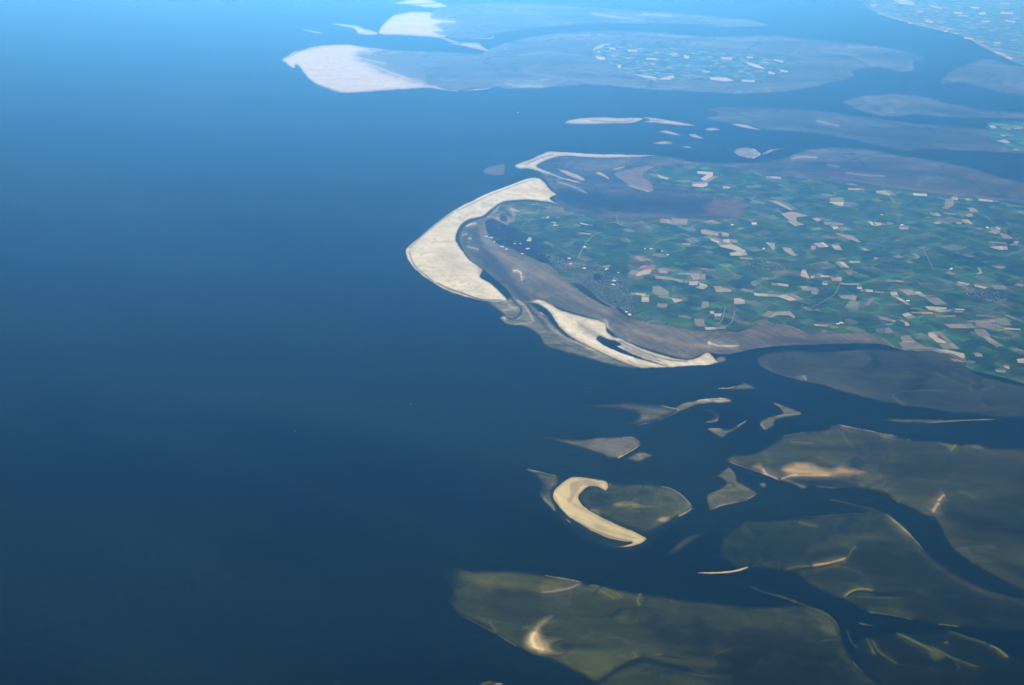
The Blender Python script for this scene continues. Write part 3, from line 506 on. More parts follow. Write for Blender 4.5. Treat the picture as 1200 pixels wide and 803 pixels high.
# ------------------------------------------------------------------ silt flats at the bottom right, lens vignette put into their dark tints
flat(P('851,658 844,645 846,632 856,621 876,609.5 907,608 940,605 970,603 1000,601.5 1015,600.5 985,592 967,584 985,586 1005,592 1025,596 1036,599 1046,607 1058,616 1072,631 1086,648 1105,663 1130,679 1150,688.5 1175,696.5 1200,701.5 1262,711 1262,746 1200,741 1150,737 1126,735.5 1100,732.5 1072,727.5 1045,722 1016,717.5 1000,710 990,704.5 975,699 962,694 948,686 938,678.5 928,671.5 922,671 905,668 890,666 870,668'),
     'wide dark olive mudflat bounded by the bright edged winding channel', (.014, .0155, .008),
     [Ln(P('1036,601 1052,614 1064,625 1072,632'), 2.0, (.075, .072, .033), .9), Ln(P('1040,603 1056,617 1070,630 1085,646.5 1104,661.5 1130,677.8 1150,687.3 1175,695.3 1200,700.3 1240,707'), 1.3, (.23, .205, .10), 1, .05), Ln(P('1120,672 1150,687 1180,696.5'), 1.1, (.33, .29, .15), .8), Ln(P('1070,636 1090,655 1125,680'), 3.5, (.045, .044, .022), .7),
      Ln(P('950,663.5 962,661.5 976,659 988,655.5 993,653'), 1.3, (.36, .25, .105)), Ln(P('920,669 925,666 935,664.5 950,663.5'), 1.0, (.10, .095, .05)), Wl(P('924,669.5 945,666.5 965,664 990,657'), 1.2, .9), Ln(P('993,655 995,651 998,645 1004,640'), 1.2, (.11, .105, .05)), Ln(P('975,663 995,666 1013,674'), 1.2, (.06, .062, .03)), Ln(P('988,702 995,695 1002,691.5 1012,690.5 1025,692.8'), 1.5, (.17, .155, .065)), Wl(P('986,704 996,697 1006,693.5 1022,694.5 1035,697 1062,697'), 1.5, .9), Ln(P('1000,699.5 1030,700.5 1065,700.5'), 1.0, (.05, .05, .028), .8), Ln(P('953,690 970,699 983,702.5'), 1.2, (.055, .055, .03), .8),
      Ln(P('1014,717 1040,721.5 1072,727'), 1.5, (.13, .125, .055), .95), Ln(P('1098,731.5 1112,733 1125,734.6'), 1.0, (.16, .135, .065), .9), Ln(P('934,611 945,615 960,618'), .9, (.07, .068, .04)), Ln(P('940,605 980,603 1025,601'), 1.3, (.05, .052, .032), .8), Ln(P('967,584.5 1000,591 1033,599'), 1.2, (.055, .056, .036), .8), Wb(P('965,588 1000,594 1020,600 990,601 940,603'), 3, .8),
      Ln(P('912,656 913,664 912,670'), 1.0, (.05, .05, .028), .8), Wl(P('915,655 915,671'), .9, .7), Wb(P('850,640 870,622 930,618 960,640 930,656 880,655'), 30, .35), Bl(P('1000,640 1060,645 1100,675 1040,690 1000,670'), 22, (.008, .009, .004), .85), Bl(P('1120,690 1262,720 1262,746 1130,733 1060,715'), 14, (.003, .0035, .002), .9), Ln(P('985,640 1010,630 1040,625'), 5, (.04, .04, .02), .6), Ln(P('945,645 975,640 1000,632'), 4, (.036, .037, .02), .5)],  # the darkest blobs also carry the corner vignette in the mud colour
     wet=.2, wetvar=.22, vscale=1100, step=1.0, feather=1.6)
shoal('813,671.4 830,670.6 848,669.8 862,667.6 874,664.5 882,660.5 884,658.5 880,664.5 868,669.4 852,672 832,672.8', 'thin bright curved sand streak in the dark channel', [Ln(P('816,671.4 845,671 865,668.5 878,663.5'), .9, (.40, .32, .17), 1, .05)], base=(.20, .165, .09), feather=.8, step=.45, sm=4)
shoal('868,682.5 880,686 895,691.5 912,696.5 930,702 948,708.5 966,716.5 955,714.5 935,708.5 915,702 895,696 878,689', 'slender olive bar running down the dark channel', base=(.060, .058, .028), feather=1.6, step=.6)
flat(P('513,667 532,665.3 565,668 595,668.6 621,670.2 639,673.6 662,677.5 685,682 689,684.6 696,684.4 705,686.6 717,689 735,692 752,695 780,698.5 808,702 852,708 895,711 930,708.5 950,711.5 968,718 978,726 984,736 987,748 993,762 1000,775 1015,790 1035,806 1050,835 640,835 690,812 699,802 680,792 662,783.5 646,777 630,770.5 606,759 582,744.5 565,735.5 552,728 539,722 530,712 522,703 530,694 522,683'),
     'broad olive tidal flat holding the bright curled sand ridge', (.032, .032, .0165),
     [Bl(P('560,676 600,676 640,682 655,688 620,692 570,690 540,682'), 9, (.068, .060, .033), .8), Wb(P('505,655 545,660 552,690 540,716 505,712'), 16, .85), Wb(P('505,655 530,660 530,700 524,715 505,712'), 8, .8), Ln(P('636,673.6 660,677.8 683,682.2'), 1.1, (.33, .25, .135)), Ln(P('683,683 668,689 650,693 632,695'), 1.2, (.21, .165, .09)), Bl(P('640,676 668,680 676,682 655,690 630,688'), 5, (.105, .085, .048), .7), Ln(P('610,697 650,695.6 680,690'), 1.2, (.022, .024, .014), .8),
      Ln(P('690,685.4 703,687.4'), 1.1, (.11, .105, .055)), Ln(P('700,690 712,697 722,703'), .9, (.09, .085, .045)), Ln(P('705,688 722,695 730,702'), .9, (.085, .08, .042)), Wl(P('704,688 699,693 694,697'), .9, .8), Ln(P('747,697 751,696 747,703 750,711'), 1.0, (.11, .105, .052)), Ln(P('786,702 788,707'), .9, (.07, .07, .035)), Bl(P('720,722 735,718 742,722 732,730'), 4, (.062, .055, .027), .6),
      Bl(P('740,715 800,712 900,720 985,740 1000,780 900,790 780,765 740,740'), 26, (.006, .007, .003), .9), Bl(P('655,752 690,750 740,752 738,760 690,762 660,762'), 6, (.016, .017, .009), .85), Ln(P('655,758 672,757'), 3, (.010, .011, .006), .9, .2), Ln(P('597,745 606,730 616,718'), 3, (.022, .024, .012), .8), Ln(P('606,752 604,745 612,731 622,724'), 1.8, (.016, .017, .009), .8),  # vignette darkening and the ridge's shadow tail, both put into the mud colour
      Ln(P('541,722 560,732 582,743.5'), 1.3, (.085, .08, .045), .8), Ln(P('582,744 595,751 606,758'), 1.2, (.10, .095, .052), .8), Ln(P('572,727 582,742'), 1.2, (.10, .095, .055), .7), Ln(P('590,748 596,756 606,758.5'), 1.2, (.12, .11, .06), .8), Bl(P('660,770 720,765 735,770 715,790 700,800 670,785'), 8, (.056, .052, .024), .8),
      Ln(P('700,800 712,792 722,784'), 1.4, (.115, .105, .048)), Ln(P('722,783 735,776 745,771 752,770'), 1.2, (.10, .09, .045)), Ln(P('741,763 748,772'), 1.5, (.09, .085, .045)), Ln(P('755,771.5 765,769.5 777,767'), 1.1, (.13, .115, .055)), Wl(P('722,783.5 738,775 756,771 775,769 800,772'), 1.2, .8), Wl(P('690,808 705,798 722,786 740,778 757,774 800,784 830,795 870,798'), 4.5, .95, .02),
      Ln(P('800,788 830,793 860,792 880,786 896,770'), 1.3, (.07, .066, .03), .9), Ln(P('832,775 840,766 860,760'), 1, (.035, .036, .018), .8), Ln(P('940,709 960,715 976,724 985,738 987,748'), 1.6, (.11, .105, .045), .9), Ln(P('990,752 999,770 1003,780 1020,792 1035,803'), 1.5, (.10, .088, .04), .9), Ln(P('960,752 975,750 988,750'), 1, (.04, .04, .02), .7), Bl(P('860,770 980,775 1035,800 1035,830 850,830'), 16, (.003, .004, .002), .9), Ln(P('700,748 725,748 740,756'), 1.2, (.05, .047, .023), .7)],  # blackest blob continues the vignette painted into this flat
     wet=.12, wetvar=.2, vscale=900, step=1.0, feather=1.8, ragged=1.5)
bank(P('648,721 641,721.5 634,725 627,730 621,735.5 615,743 611.5,750.5 611.5,757 615,762.5 625,767.5 636,770 647,770.4 657,769 666,765.6 660,763 654,762 649.5,759 649,756 652,753.5 661,749 652,747.5 643,746 638,743 636.5,739.5 638,736 642.5,732.5 647,726'),
     'bright curled sand ridge on the broad olive flat', (.25, .195, .095), [Ln(P('626,740 623,748 625,756 632,762 638,764'), 3.2, (.58, .49, .28), 1, .08), Ln(P('645,723 634,729 625,739 619,750 622,760'), 2.2, (.32, .255, .13), .85), Ln(P('630,766 645,767.5 660,766'), 1.8, (.34, .26, .125), .85), Bl(P('634,746 648,748 650,756 640,760 632,752'), 4, (.19, .15, .075), .8), Ln(P('650,755 652,761 662,765'), 1.2, (.30, .23, .11), .8), Ln(P('613,747 613,757 620,764'), 1.3, (.12, .10, .052), .8)],
     step=.5, feather=8, ragged=3, var=.1, vscale=300, z=4.6, under=(.034, .039, .008), damp=None, name='sand_ridge', cat='sand ridge')
flat(P('692,815 712,799 728,788 744,780 758,775.5 772,778.5 787,784 802,790.5 815,796 832,799 848,800 852,835 680,835'),
     'dark mudflat hump behind the narrow curving creek', (.022, .023, .011), [Ln(P('757,776.5 772,779.5 787,785 802,791 814,796'), 1.3, (.085, .08, .037), .9), Ln(P('815,798.5 832,800 847,800.6'), 1.2, (.14, .115, .055), .9)], wet=.1, vscale=800, feather=1.2)
shoal('556,806 562,801 570,799.5 577,797.5 583,800 589,800.6 592,806 575,812', 'small sand shoal off the lower edge of the olive flat', [Ln(P('564,801 576,798.5'), 1.0, (.10, .09, .05)), Ln(P('580,801.3 589,801.6'), 1.0, (.27, .22, .12))], base=(.04, .038, .02), feather=1.2, step=.5)
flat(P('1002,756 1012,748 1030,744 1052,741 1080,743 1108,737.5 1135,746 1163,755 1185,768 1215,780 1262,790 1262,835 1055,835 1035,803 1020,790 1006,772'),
     'dark silt mud fan cut by narrow creeks, vignette put into its tint', (.005, .006, .003),  # base tint holds dark silt plus painted corner vignette
     [Ln(P('1011,741 1017,749 1021,758 1025,768'), 1.6, (.085, .082, .036), .9), Wl(P('1016,745 1022,757 1030,768 1040,776'), 1.6, .85), Ln(P('1022,750 1028,762 1040,771 1053,779'), 1.2, (.06, .058, .027), .9), Ln(P('1048,741.5 1062,747 1076,754 1092,762 1104,768'), 1.5, (.085, .085, .035), .95), Bl(P('1090,760 1106,766 1107,774 1095,774'), 4, (.05, .05, .02), .8), Wl(P('1058,742 1085,753 1110,765 1150,780'), 1.8, .8), Ln(P('1087,755.5 1105,765 1122,774 1150,783'), 1.2, (.06, .058, .027), .9), Ln(P('1110,738 1128,745 1145,750.5 1160,755.5'), 2.2, (.045, .048, .02), .9), Ln(P('1158,755 1170,761 1182,771'), 1.4, (.12, .11, .045), .95), Ln(P('1106,754 1112,752.5'), 1.2, (.10, .09, .045), .9), Ln(P('1118,775 1124,782 1120,787'), 1.0, (.035, .034, .018), .8), Ln(P('1005,760 1000,752 994,742'), 1.4, (.05, .05, .024), .9)],
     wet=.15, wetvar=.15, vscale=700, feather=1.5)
shoal('1006,729.5 1015,731 1027,734 1018,733.8 1008,732', 'little pale streak in the mouth of the forked creek', base=(.10, .09, .045), feather=.8, step=.45, sm=4)
shoal('991,735 994,738 997,748 1003,757 1008,763 1003,761 996,752 992,743', 'narrow mud bar between two branches of the forked creek', base=(.045, .044, .02), feather=.9, step=.45, sm=4)

# ------------------------------------------------------------------ far land: field island and dyked coasts
FARG = (.036, .052, .040)
island = patch('far_island', P('694,61 699,53.5 712,51 735,51.5 760,53 810,57 860,62 900,64 925,68 931,75 922,85 900,92.5 880,97 840,95.5 800,95.5 770,95.5 740,88 720,80 703,72'), M_LAND, FARG, [Ln(P('694,62 699,54 715,51.5'), .8, (.2, .18, .15)), Ln(P('720,80 745,89 772,95'), .9, (.15, .12, .11), .8)], z=2.6, h=1.2, feather=.3, var=.15, vscale=3000,
      label='low far island of green and pale fields amid tidal flats', kind='structure')
coast = patch('far_coast', P('1005,-12 1012,4 1022,13 1040,20.5 1070,29 1100,36 1130,43 1150,55 1175,67 1200,77.5 1262,96 1262,-12'), M_LAND, FARG, [Ln(P('1018,11 1040,19.5 1070,27.5 1100,35 1135,45 1165,60 1200,75'), 1.6, (.16, .13, .12), .85)], z=2.6, h=1.2, feather=.3, var=.2, vscale=4000, step=1.4, label='far mainland coast with a pale dyke line', kind='structure')
coast2 = patch('far_coast', P('1156,145 1170,142 1200,141 1262,140 1262,182 1215,180 1195,178 1175,172 1160,164'), M_LAND, (.022, .055, .034), [], z=2.6, h=1.2, feather=2, var=.2, vscale=3000, label='small green corner of dyked land across the channel', kind='structure')

# ------------------------------------------------------------------ fields: parts of the land
FT = {'c': (.215, .19, .13), 't': (.13, .11, .078), 'w': (.28, .26, .21), 'b': (.082, .07, .058), 'g': (.065, .085, .048), 'p': (.16, .135, .122), 'd': (.018, .036, .022), 'l': (.034, .060, .030)}
FM = {k: plain_material('field_' + n, c, 220, .22) for (k, c), n in zip(FT.items(), ('stubble', 'ploughed', 'pale_stubble', 'brown_earth', 'young_crop', 'pink_earth', 'dark_meadow', 'bright_meadow'))}
FMF = {k: plain_material('far_field_' + k, c, 260, .2) for k, c in (('w', (.165, .15, .13)), ('c', (.13, .12, .10)), ('t', (.10, .09, .075)), ('p', (.12, .10, .095)), ('d', (.03, .045, .032)), ('l', (.045, .062, .042)), ('g', (.06, .072, .055)))}
def field(poly, key, parent, zt):
    c = poly.mean(0); poly = c + (poly - c) * (.90 if parent == land else .78)
    n = len(poly); X, Y = ground(poly[:, 0], poly[:, 1])
    if sum(X[i]*Y[(i+1) % n]-X[(i+1) % n]*Y[i] for i in range(n)) < 0: X, Y = X[::-1], Y[::-1]
    v = [(x, y, zt) for x, y in zip(X, Y)] + [(x, y, zt - 2.5) for x, y in zip(X, Y)]
    f = [tuple(range(n))] + [(i, n + i, n + (i+1) % n, (i+1) % n) for i in range(n)]
    link('field', raw_mesh('field', v, f), (FM if parent == land else FMF)[key], parent=parent)
    if parent != land: return
    q = np.c_[X, Y]; i = int(rng.integers(n)); a, b = q[i], q[(i+1) % n]; e = b - a; le = math.hypot(*e)
    if le < 90: return
    nrm = np.array([e[1], -e[0]]) / le * rng.uniform(90, 260); g = nrm / np.hypot(*nrm) * 7; sk = e * rng.uniform(-.15, .15)
    p4 = [a + g, a + nrm + sk, b + nrm + sk * .6, b + g]
    v = [(*p_, zt - .3) for p_ in p4] + [(*p_, zt - 2.5) for p_ in p4]
    link('field', raw_mesh('field', v, [(0, 1, 2, 3)] + [(i, 4 + i, 4 + (i+1) % 4, (i+1) % 4) for i in range(4)]), FM[str(rng.choice(list('dlgbbtp')))], parent=parent)
def fields(txt, ox, oy, k, parent):
    for line in txt.strip().split('\n'):
        for item in line.split(';'):
            item = item.strip()
            if item: field(P(item[2:], ox, oy, k), item[0], parent, 5.4)
fields('''c 555,192 655,200 655,225 600,255 578,240 620,215 560,208;c 530,268 625,265 625,278 590,288 530,282;c 335,213 370,226 405,238 395,245 345,230
t 575,523 685,548 685,562 580,548;t 695,535 742,545 740,562 700,560;c 705,578 748,578 745,600 708,595;c 630,572 693,592 685,602 640,587;c 680,612 760,605 845,645 820,660 770,640 690,622
c 740,655 800,645 820,672 745,672;t 800,680 860,683 850,692 800,690;b 350,465 388,465 392,490 352,488;b 463,460 510,462 508,500 468,498;t 955,358 1010,360 1110,415 1090,420 1000,377
t 1020,430 1090,420 1200,445 1120,455 1120,480 1170,500 1130,507 1080,475;p 970,223 1035,228 1040,243 980,238;p 705,278 750,286 745,296 705,290;t 940,593 1000,598 1000,640 985,640 975,625
t 1035,620 1090,628 1115,662 1090,670 1050,645;w 865,483 900,485 898,497 868,497;t 475,600 530,603 525,613 478,610''', 700, 160, 4.8, land)
fields('''c 210,110 240,85 300,70 312,85 290,105 220,118;g 305,170 345,165 410,200 405,225 345,225 305,215;c 375,230 480,245 480,255 435,267 415,240;c 212,207 275,210 272,228 245,228 243,222 215,220
c 248,229 290,233 295,261 245,261;t 315,112 380,115 490,140 485,152 440,140 320,127;t 515,100 580,97 578,135 540,138;c 513,145 570,142 565,167 515,165;c 570,150 620,165 622,177 575,167
t 655,178 700,175 760,190 755,205 665,207;c 765,238 800,238 835,252 830,260 765,262;c 875,207 965,215 962,230 880,225;c 995,225 1060,215 1130,250 1090,257 1040,240;c 1010,152 1080,162 1075,175 1015,167
c 1148,82 1175,85 1198,130 1140,115;t 1140,170 1180,170 1195,190 1150,187;t 955,345 1000,312 1085,308 1125,345 1110,355 1080,335 1010,335 970,350;c 630,310 660,315 655,330 635,328;c 657,323 705,325 695,342 655,340
b 540,352 605,355 605,382 545,385;g 585,255 630,258 630,285 600,300 583,290;c 598,402 660,400 672,415 610,418;b 335,265 362,268 358,293 338,290;g 480,335 530,345 525,354 480,346;g 450,95 500,97 500,107 450,107
b 810,180 860,190 850,205 812,200;g 860,143 895,163 890,174 865,162;g 920,120 960,122 965,135 925,132;t 340,70 400,88 395,102 345,96''', 700, 300, 4.8, land)
fields('''p 203,289 285,292 280,303 210,302;p 360,305 420,302 458,330 440,335 365,318;w 570,318 660,325 658,338 575,332;g 105,345 185,342 190,365 100,368;c 98,370 190,368 185,395 150,388
b 755,350 805,345 810,385 770,412 750,400;c 790,342 830,345 828,360 795,355;p 870,348 895,350 895,362 872,360;c 940,349 1030,359 1025,370 940,362;t 890,410 930,407 950,425 895,428;t 868,440 905,433 920,450 880,455
t 815,480 855,483 850,496 818,494;g 655,423 690,430 712,450 690,450;g 705,469 745,482 740,490 710,480;c 860,465 890,470 915,497 890,490;p 5,462 40,457 65,470 40,482;w 320,478 345,480 358,498 345,502
c 352,482 395,485 402,500 370,503;w 118,510 150,505 160,518 130,525;t 130,545 240,563 290,595 275,600 200,572;w 52,598 70,595 105,620 90,625;c 115,612 160,612 172,628 125,628;t 0,615 30,617 30,637 0,637
t 275,622 310,630 330,645 300,645;c 147,703 185,705 222,740 195,738;p 240,700 278,703 278,713 242,712;t 355,678 380,682 378,692 358,688;b 190,760 240,762 225,785;b 555,655 590,658 622,680 590,675
t 935,735 950,738 970,770 950,765;t 1008,515 1070,533 1065,543 1015,530;c 1000,622 1080,615 1090,640 1060,640;g 1000,590 1070,594 1068,604 1000,600;t 1140,588 1175,590 1160,610 1142,605;c 1040,508 1070,518 1065,528 1040,520
t 1090,543 1140,575 1125,578;g 490,495 560,505 550,515 495,512;g 1010,728 1060,726 1040,740;g 740,425 800,432 790,442 748,434;b 115,480 190,490 180,505 120,498''', 950, 160, 4.8, land)
fields('''c 0,112 22,110 20,127 0,127;c 48,108 105,112 105,122 55,120;t 112,130 178,135 175,144 118,140;c 60,150 95,155 98,165 70,165;t 210,154 278,154 275,164 215,164;c 258,175 290,178 290,188 260,186
c 305,188 350,190 352,205 315,203;t 360,201 415,203 415,209 360,208;t 160,230 265,228 255,255 225,245 170,240;g 220,250 280,255 270,290 185,290;b 335,235 360,238 325,282 305,280;c 445,202 485,203 495,222 450,222
t 485,180 520,190 570,222 550,225;c 585,202 615,200 630,213 595,217;c 470,232 505,235 540,258 515,260;b 630,228 680,235 740,275 700,280;c 635,282 770,290 772,300 690,310 660,305;c 618,317 690,318 688,327 622,325
c 510,328 550,318 578,335 530,347;c 805,297 865,299 872,308 812,306;t 800,311 860,312 858,319 805,318;g 555,292 630,296 630,302 560,299;b 365,335 400,340 468,360 450,370 390,358;t 745,383 855,382 890,410 780,408
g 870,365 1010,358 1015,370 880,375;b 925,380 1020,373 1050,400 1010,415 920,395;b 1015,352 1090,350 1125,380 1050,382;b 915,412 980,412 1005,435 925,432;c 1075,404 1185,410 1185,420 1090,413;t 962,452 1000,452 1060,490 1010,495
c 652,432 680,427 715,447 718,460 768,487 762,497 710,490 660,450;b 700,422 725,422 800,488 772,488 720,447;c 690,523 760,525 870,550 875,575 860,580 800,552 750,545;t 772,491 800,491 845,525 800,525
b 483,487 600,482 605,488 545,502 690,515 685,527 515,527;b 500,452 555,447 590,478 510,482;t 920,555 965,553 970,568 925,568;c 1155,580 1210,575 1210,607 1165,603;c 1085,618 1120,625 1120,640 1090,630;t 1035,641 1100,649 1095,659 1040,653
b 415,410 440,400 470,430 420,438;c 525,375 545,372 560,392 535,397;g 750,335 820,333 815,345 760,345;g 925,330 985,333 985,342 930,340;g 0,195 50,195 35,222 0,215;c 820,142 900,158 890,166 828,152;c 915,160 1000,178 980,187 920,172;g 1020,178 1110,182 1100,192 1030,188;t 475,135 525,142 520,151 480,147;g 60,415 95,420 90,432 65,430;c 15,384 50,384 45,396 20,394;t 800,575 850,588 855,602 835,595;g 890,590 930,595 925,605 895,602''', 950, 300, 4.8, land)
fields('''w 500,430 540,430 535,455 480,450;c 745,270 790,265 765,285 808,290 800,302 742,298 775,270;c 1015,262 1110,285 1100,295 1020,278;t 1000,362 1140,372 1130,392 1060,380;c 190,310 235,305 240,330 200,335;w 1060,512 1085,512 1082,522 1060,522;c 685,205 720,200 705,225 690,230''', 560, 230, 8.54, land)
fields('''w 380,260 440,267 440,285 400,281;w 385,224 430,211 432,219 395,233;c 450,221 490,224 488,235 455,233;w 530,231 595,235 590,245 540,242;w 622,271 682,273 680,283 625,281;t 640,295 680,298 678,305 645,304
w 490,300 515,305 510,322 495,320;w 550,345 620,352 690,365 690,374 610,360;w 690,366 765,350 770,362 740,378 690,374;c 735,251 780,247 780,258 740,258;w 800,257 835,261 830,280 805,275;t 810,304 840,306 838,312 812,311
c 890,331 930,333 930,341 892,340;w 910,361 1010,361 1060,380 1000,385 920,375;c 1065,371 1150,377 1145,388 1070,385;w 970,267 1040,271 1035,283 975,278;w 1095,264 1135,267 1130,276 1098,274;w 1080,285 1160,303 1200,330 1150,322 1100,302;t 1060,330 1090,334 1085,342 1062,340
w 1220,275 1280,287 1275,297 1225,285;w 1200,330 1240,345 1230,353 1195,345;w 1250,325 1300,332 1295,342 1255,337;c 395,240 415,238 412,248 397,247''', 600, 0, 4, island)
fields('''w 470,20 510,20 520,32 480,30;p 570,0 640,-4 700,13 690,30 620,22;p 750,20 830,36 820,46 760,34;w 860,54 920,58 915,68 870,66;p 880,69 950,73 945,80 885,77;w 980,60 1020,55 1030,70 990,72;p 990,95 1050,97 1045,108 995,105
w 1080,54 1160,60 1155,69 1085,65;p 690,47 740,51 735,59 695,57;w 730,95 780,99 775,107 735,104;p 830,129 870,133 865,141 835,138;w 910,172 970,179 965,189 915,182;p 1050,194 1100,199 1090,210 1055,204;p 1100,90 1170,100 1165,110 1105,102;w 940,30 1000,34 995,42 945,40;p 1080,10 1140,15 1135,24 1085,20''', 900, 0, 4, coast)
fields('''w 1030,583 1070,588 1075,605 1045,605;c 1085,630 1120,630 1115,642 1090,642;w 1060,660 1110,651 1145,669 1120,676;c 1150,600 1200,594 1200,604 1155,608;c 1145,699 1180,699 1178,708 1148,707;c 1110,603 1140,601 1138,610 1112,611''', 900, 0, 4, coast2)

def more_fields(poly, n, parent, keys):
    poly = smooth(poly, True, 3); lo, hi = poly.min(0), poly.max(0); k = 0
    while k < n:
        c = lo + rng.random(2) * (hi - lo)
        if not inside(c[None], poly)[0]: continue
        x, y = ground(c[0], c[1]); a, b = rng.uniform(90, 260), rng.uniform(120, 330); t = .5 + rng.choice([0, 1.57]) + rng.normal(0, .12)
        q = np.array([[-a, -b], [a, -b * rng.uniform(.7, 1)], [a * rng.uniform(.8, 1), b], [-a, b * rng.uniform(.8, 1)]]) / 2
        q = q @ np.array([[math.cos(t), math.sin(t)], [-math.sin(t), math.cos(t)]]) + [float(x), float(y)]
        v = [(px, py, 5.1) for px, py in q] + [(px, py, 2.8) for px, py in q]
        link('field', raw_mesh('field', v, [(0, 1, 2, 3)] + [(i, 4 + i, 4 + (i+1) % 4, (i+1) % 4) for i in range(4)]), (FM if parent == land else FMF)[str(rng.choice(list(keys)))], parent=parent); k += 1
more_fields(P('600,255 660,262 720,262 800,262 880,262 890,240 960,225 1060,235 1200,250 1200,435 1140,420 1060,395 960,380 860,375 780,365 740,335 690,300 630,275'), 24, land, 'dlgb')
more_fields(P('710,56 800,60 900,68 915,80 880,92 800,92 740,84'), 36, island, 'ddlgtpw')
more_fields(P('1040,5 1200,5 1200,65 1120,35'), 36, coast, 'ddlgpw')

# ------------------------------------------------------------------ lanes and creeks on the land
M_ROAD = plain_material('pale_lane', (.08, .085, .065), 60, .2); M_DITCH = plain_material('ditch_water', (.006, .012, .014), 60, .2)
def ribbon(name, pts, w, m, z, **kw):
    p = smooth(pts, False, 6); X, Y = ground(p[:, 0], p[:, 1]); q = np.c_[X, Y]
    t = np.gradient(q, axis=0); t /= np.maximum(np.hypot(*t.T)[:, None], 1e-6); nrm = np.c_[-t[:, 1], t[:, 0]] * w / 2
    v = [(*a, z) for a in q + nrm] + [(*a, z) for a in q - nrm] + [(*a, z - 2) for a in q + nrm * 1.1] + [(*a, z - 2) for a in q - nrm * 1.1]; n = len(q)
    f = []
    for i in range(n - 1):
        f += [(i + n, i + n + 1, i + 1, i), (i, i + 1, 2*n + i + 1, 2*n + i), (3*n + i, 3*n + i + 1, n + i + 1, n + i)]
    return link(name, raw_mesh(name, v, f), m, kind='structure', **kw)
for s_, w_, lab in (('850,360 846,375 838,382', 34, 'pale curved lane by the southern fields'), ('861,364 858,377 850,383', 34, 'pale lane running to the southern marsh'), ('706,272 697,275 688,283 682,293 677,303', 38, 'pale curved lane entering the town'), ('1081,291 1087,302 1094,317', 26, 'thin straight lane across the green fields'),
                    ('985,331 978,345 962,355 950,361', 30, 'winding lane among the pale fields'), ('1022,366 1040,368 1058,374', 30, 'pale embankment lane between brown fields'), ('1170,353 1184,362', 30, 'short straight lane below the inland village'), ('1034,397 1042,402 1048,408', 40, 'pale bend of the southern dyke'),
                    ('611,266 617,260 626,257', 28, 'short lane on the northern pasture'), ('960,303 1010,311 1050,318 1110,322', 18, 'long faint lane crossing the pastures'), ('790,260 798,266 806,270', 20, 'short lane south of the bay'), ('836,232 846,240 866,246', 16, 'faint track on the bay marsh'), ('1072,238 1130,243 1152,252 1166,263 1180,273', 24, 'pale dyke lane in the north eastern fields'), ('760,330 800,345 842,352', 16, 'faint field lane east of the town'),
                    ('880,330 900,345 940,350 985,352', 16, 'faint lane between scattered pale fields'), ('1000,340 1060,345 1130,342', 18, 'long lane leading to the inland village'), ('722,252 724,261', 30, 'short pale jetty lane on the bay shore')):
    ribbon('road', P(s_), w_ * .75, M_ROAD, 5.0, label=lab)

# ------------------------------------------------------------------ houses
def house_mesh(name, L, Wd, hw, hr):
    x, y = L / 2, Wd / 2
    v = [(-x,-y,0),(x,-y,0),(x,y,0),(-x,y,0),(-x,-y,hw),(x,-y,hw),(x,y,hw),(-x,y,hw),
         (-x-1,-y-1.2,hw-.4),(x+1,-y-1.2,hw-.4),(x+1,y+1.2,hw-.4),(-x-1,y+1.2,hw-.4),(-x-1,0,hw+hr),(x+1,0,hw+hr),(-x,0,hw+hr-.6),(x,0,hw+hr-.6)]
    f = [(0,1,5,4),(1,2,6,15,5),(2,3,7,6),(3,0,4,14,7),(8,9,13,12),(10,11,12,13)]
    me = raw_mesh(name, v, f); return me
M_WALL = [plain_material('brick_wall', (.26, .13, .09), 3), plain_material('white_wall', (.6, .58, .54), 3)]
M_ROOF = [plain_material('red_tile', (.21, .10, .075), 3), plain_material('grey_roof', (.16, .16, .17), 3), plain_material('pale_roof', (.44, .43, .42), 3), plain_material('thatch', (.15, .12, .085), 3)]
HM = []
STYLE = ['brick house with red tiles', 'white house with grey roof', 'white house with red tiles', 'brick house with steep thatch', 'white house with pale roof']
for i, (L_, W_, hw, hr, a, b) in enumerate(((22, 14, 6, 6, 0, 0), (28, 16, 6, 7, 1, 1), (24, 15, 7, 6, 1, 0), (34, 20, 4, 11, 0, 3), (30, 18, 8, 5, 1, 2))):
    me = house_mesh('house', L_, W_, hw, hr); me.materials.append(M_WALL[a]); me.materials.append(M_ROOF[b])
    for k in (4, 5): me.polygons[k].material_index = 1
    me['style'] = STYLE[i]; HM.append(me)
def put_house(u, v, me, label, group, cat='house', name='house', s=1., rot=None):
    X, Y = ground(u, v, 4)
    o = link(name, me, label=label, cat=cat, group=group)
    o.location = (float(X), float(Y), 3.9); o.rotation_euler = (0, 0, rot if rot is not None else random.uniform(0, 6.28)); o.scale = (s, s, s)
    return o
def scatter(poly, n, gap=0):
    poly = smooth(poly, True, 3); out = []
    lo, hi = poly.min(0), poly.max(0)
    while len(out) < n:
        q = lo + rng.random((200, 2)) * (hi - lo); q = q[inside(q, poly)]
        out += [tuple(a) for a in q]
    return out[:n]
TOWN = P('640,298 660,302 680,309 705,314 722,326 738,338 742,352 740,366 722,360 700,344 680,330 660,318 644,308')
SPA = P('572,274 590,276 612,284 640,298 632,304 604,292 580,283')
VIL1 = P('872,304 900,306 925,311 918,319 890,316'); VIL2 = P('1132,338 1155,340 1180,344 1178,352 1150,352 1134,346')
for u, v in scatter(TOWN, 150): me_ = random.choice(HM); put_house(u, v, me_, 'small ' + me_['style'] + ' in the seaside town', 'houses of the seaside town')
for u, v in scatter(SPA, 28): me_ = random.choice(HM[1:3] + HM[4:]); put_house(u, v, me_, 'small ' + me_['style'] + ' at the edge of the seaside wood', 'houses beside the seaside wood')
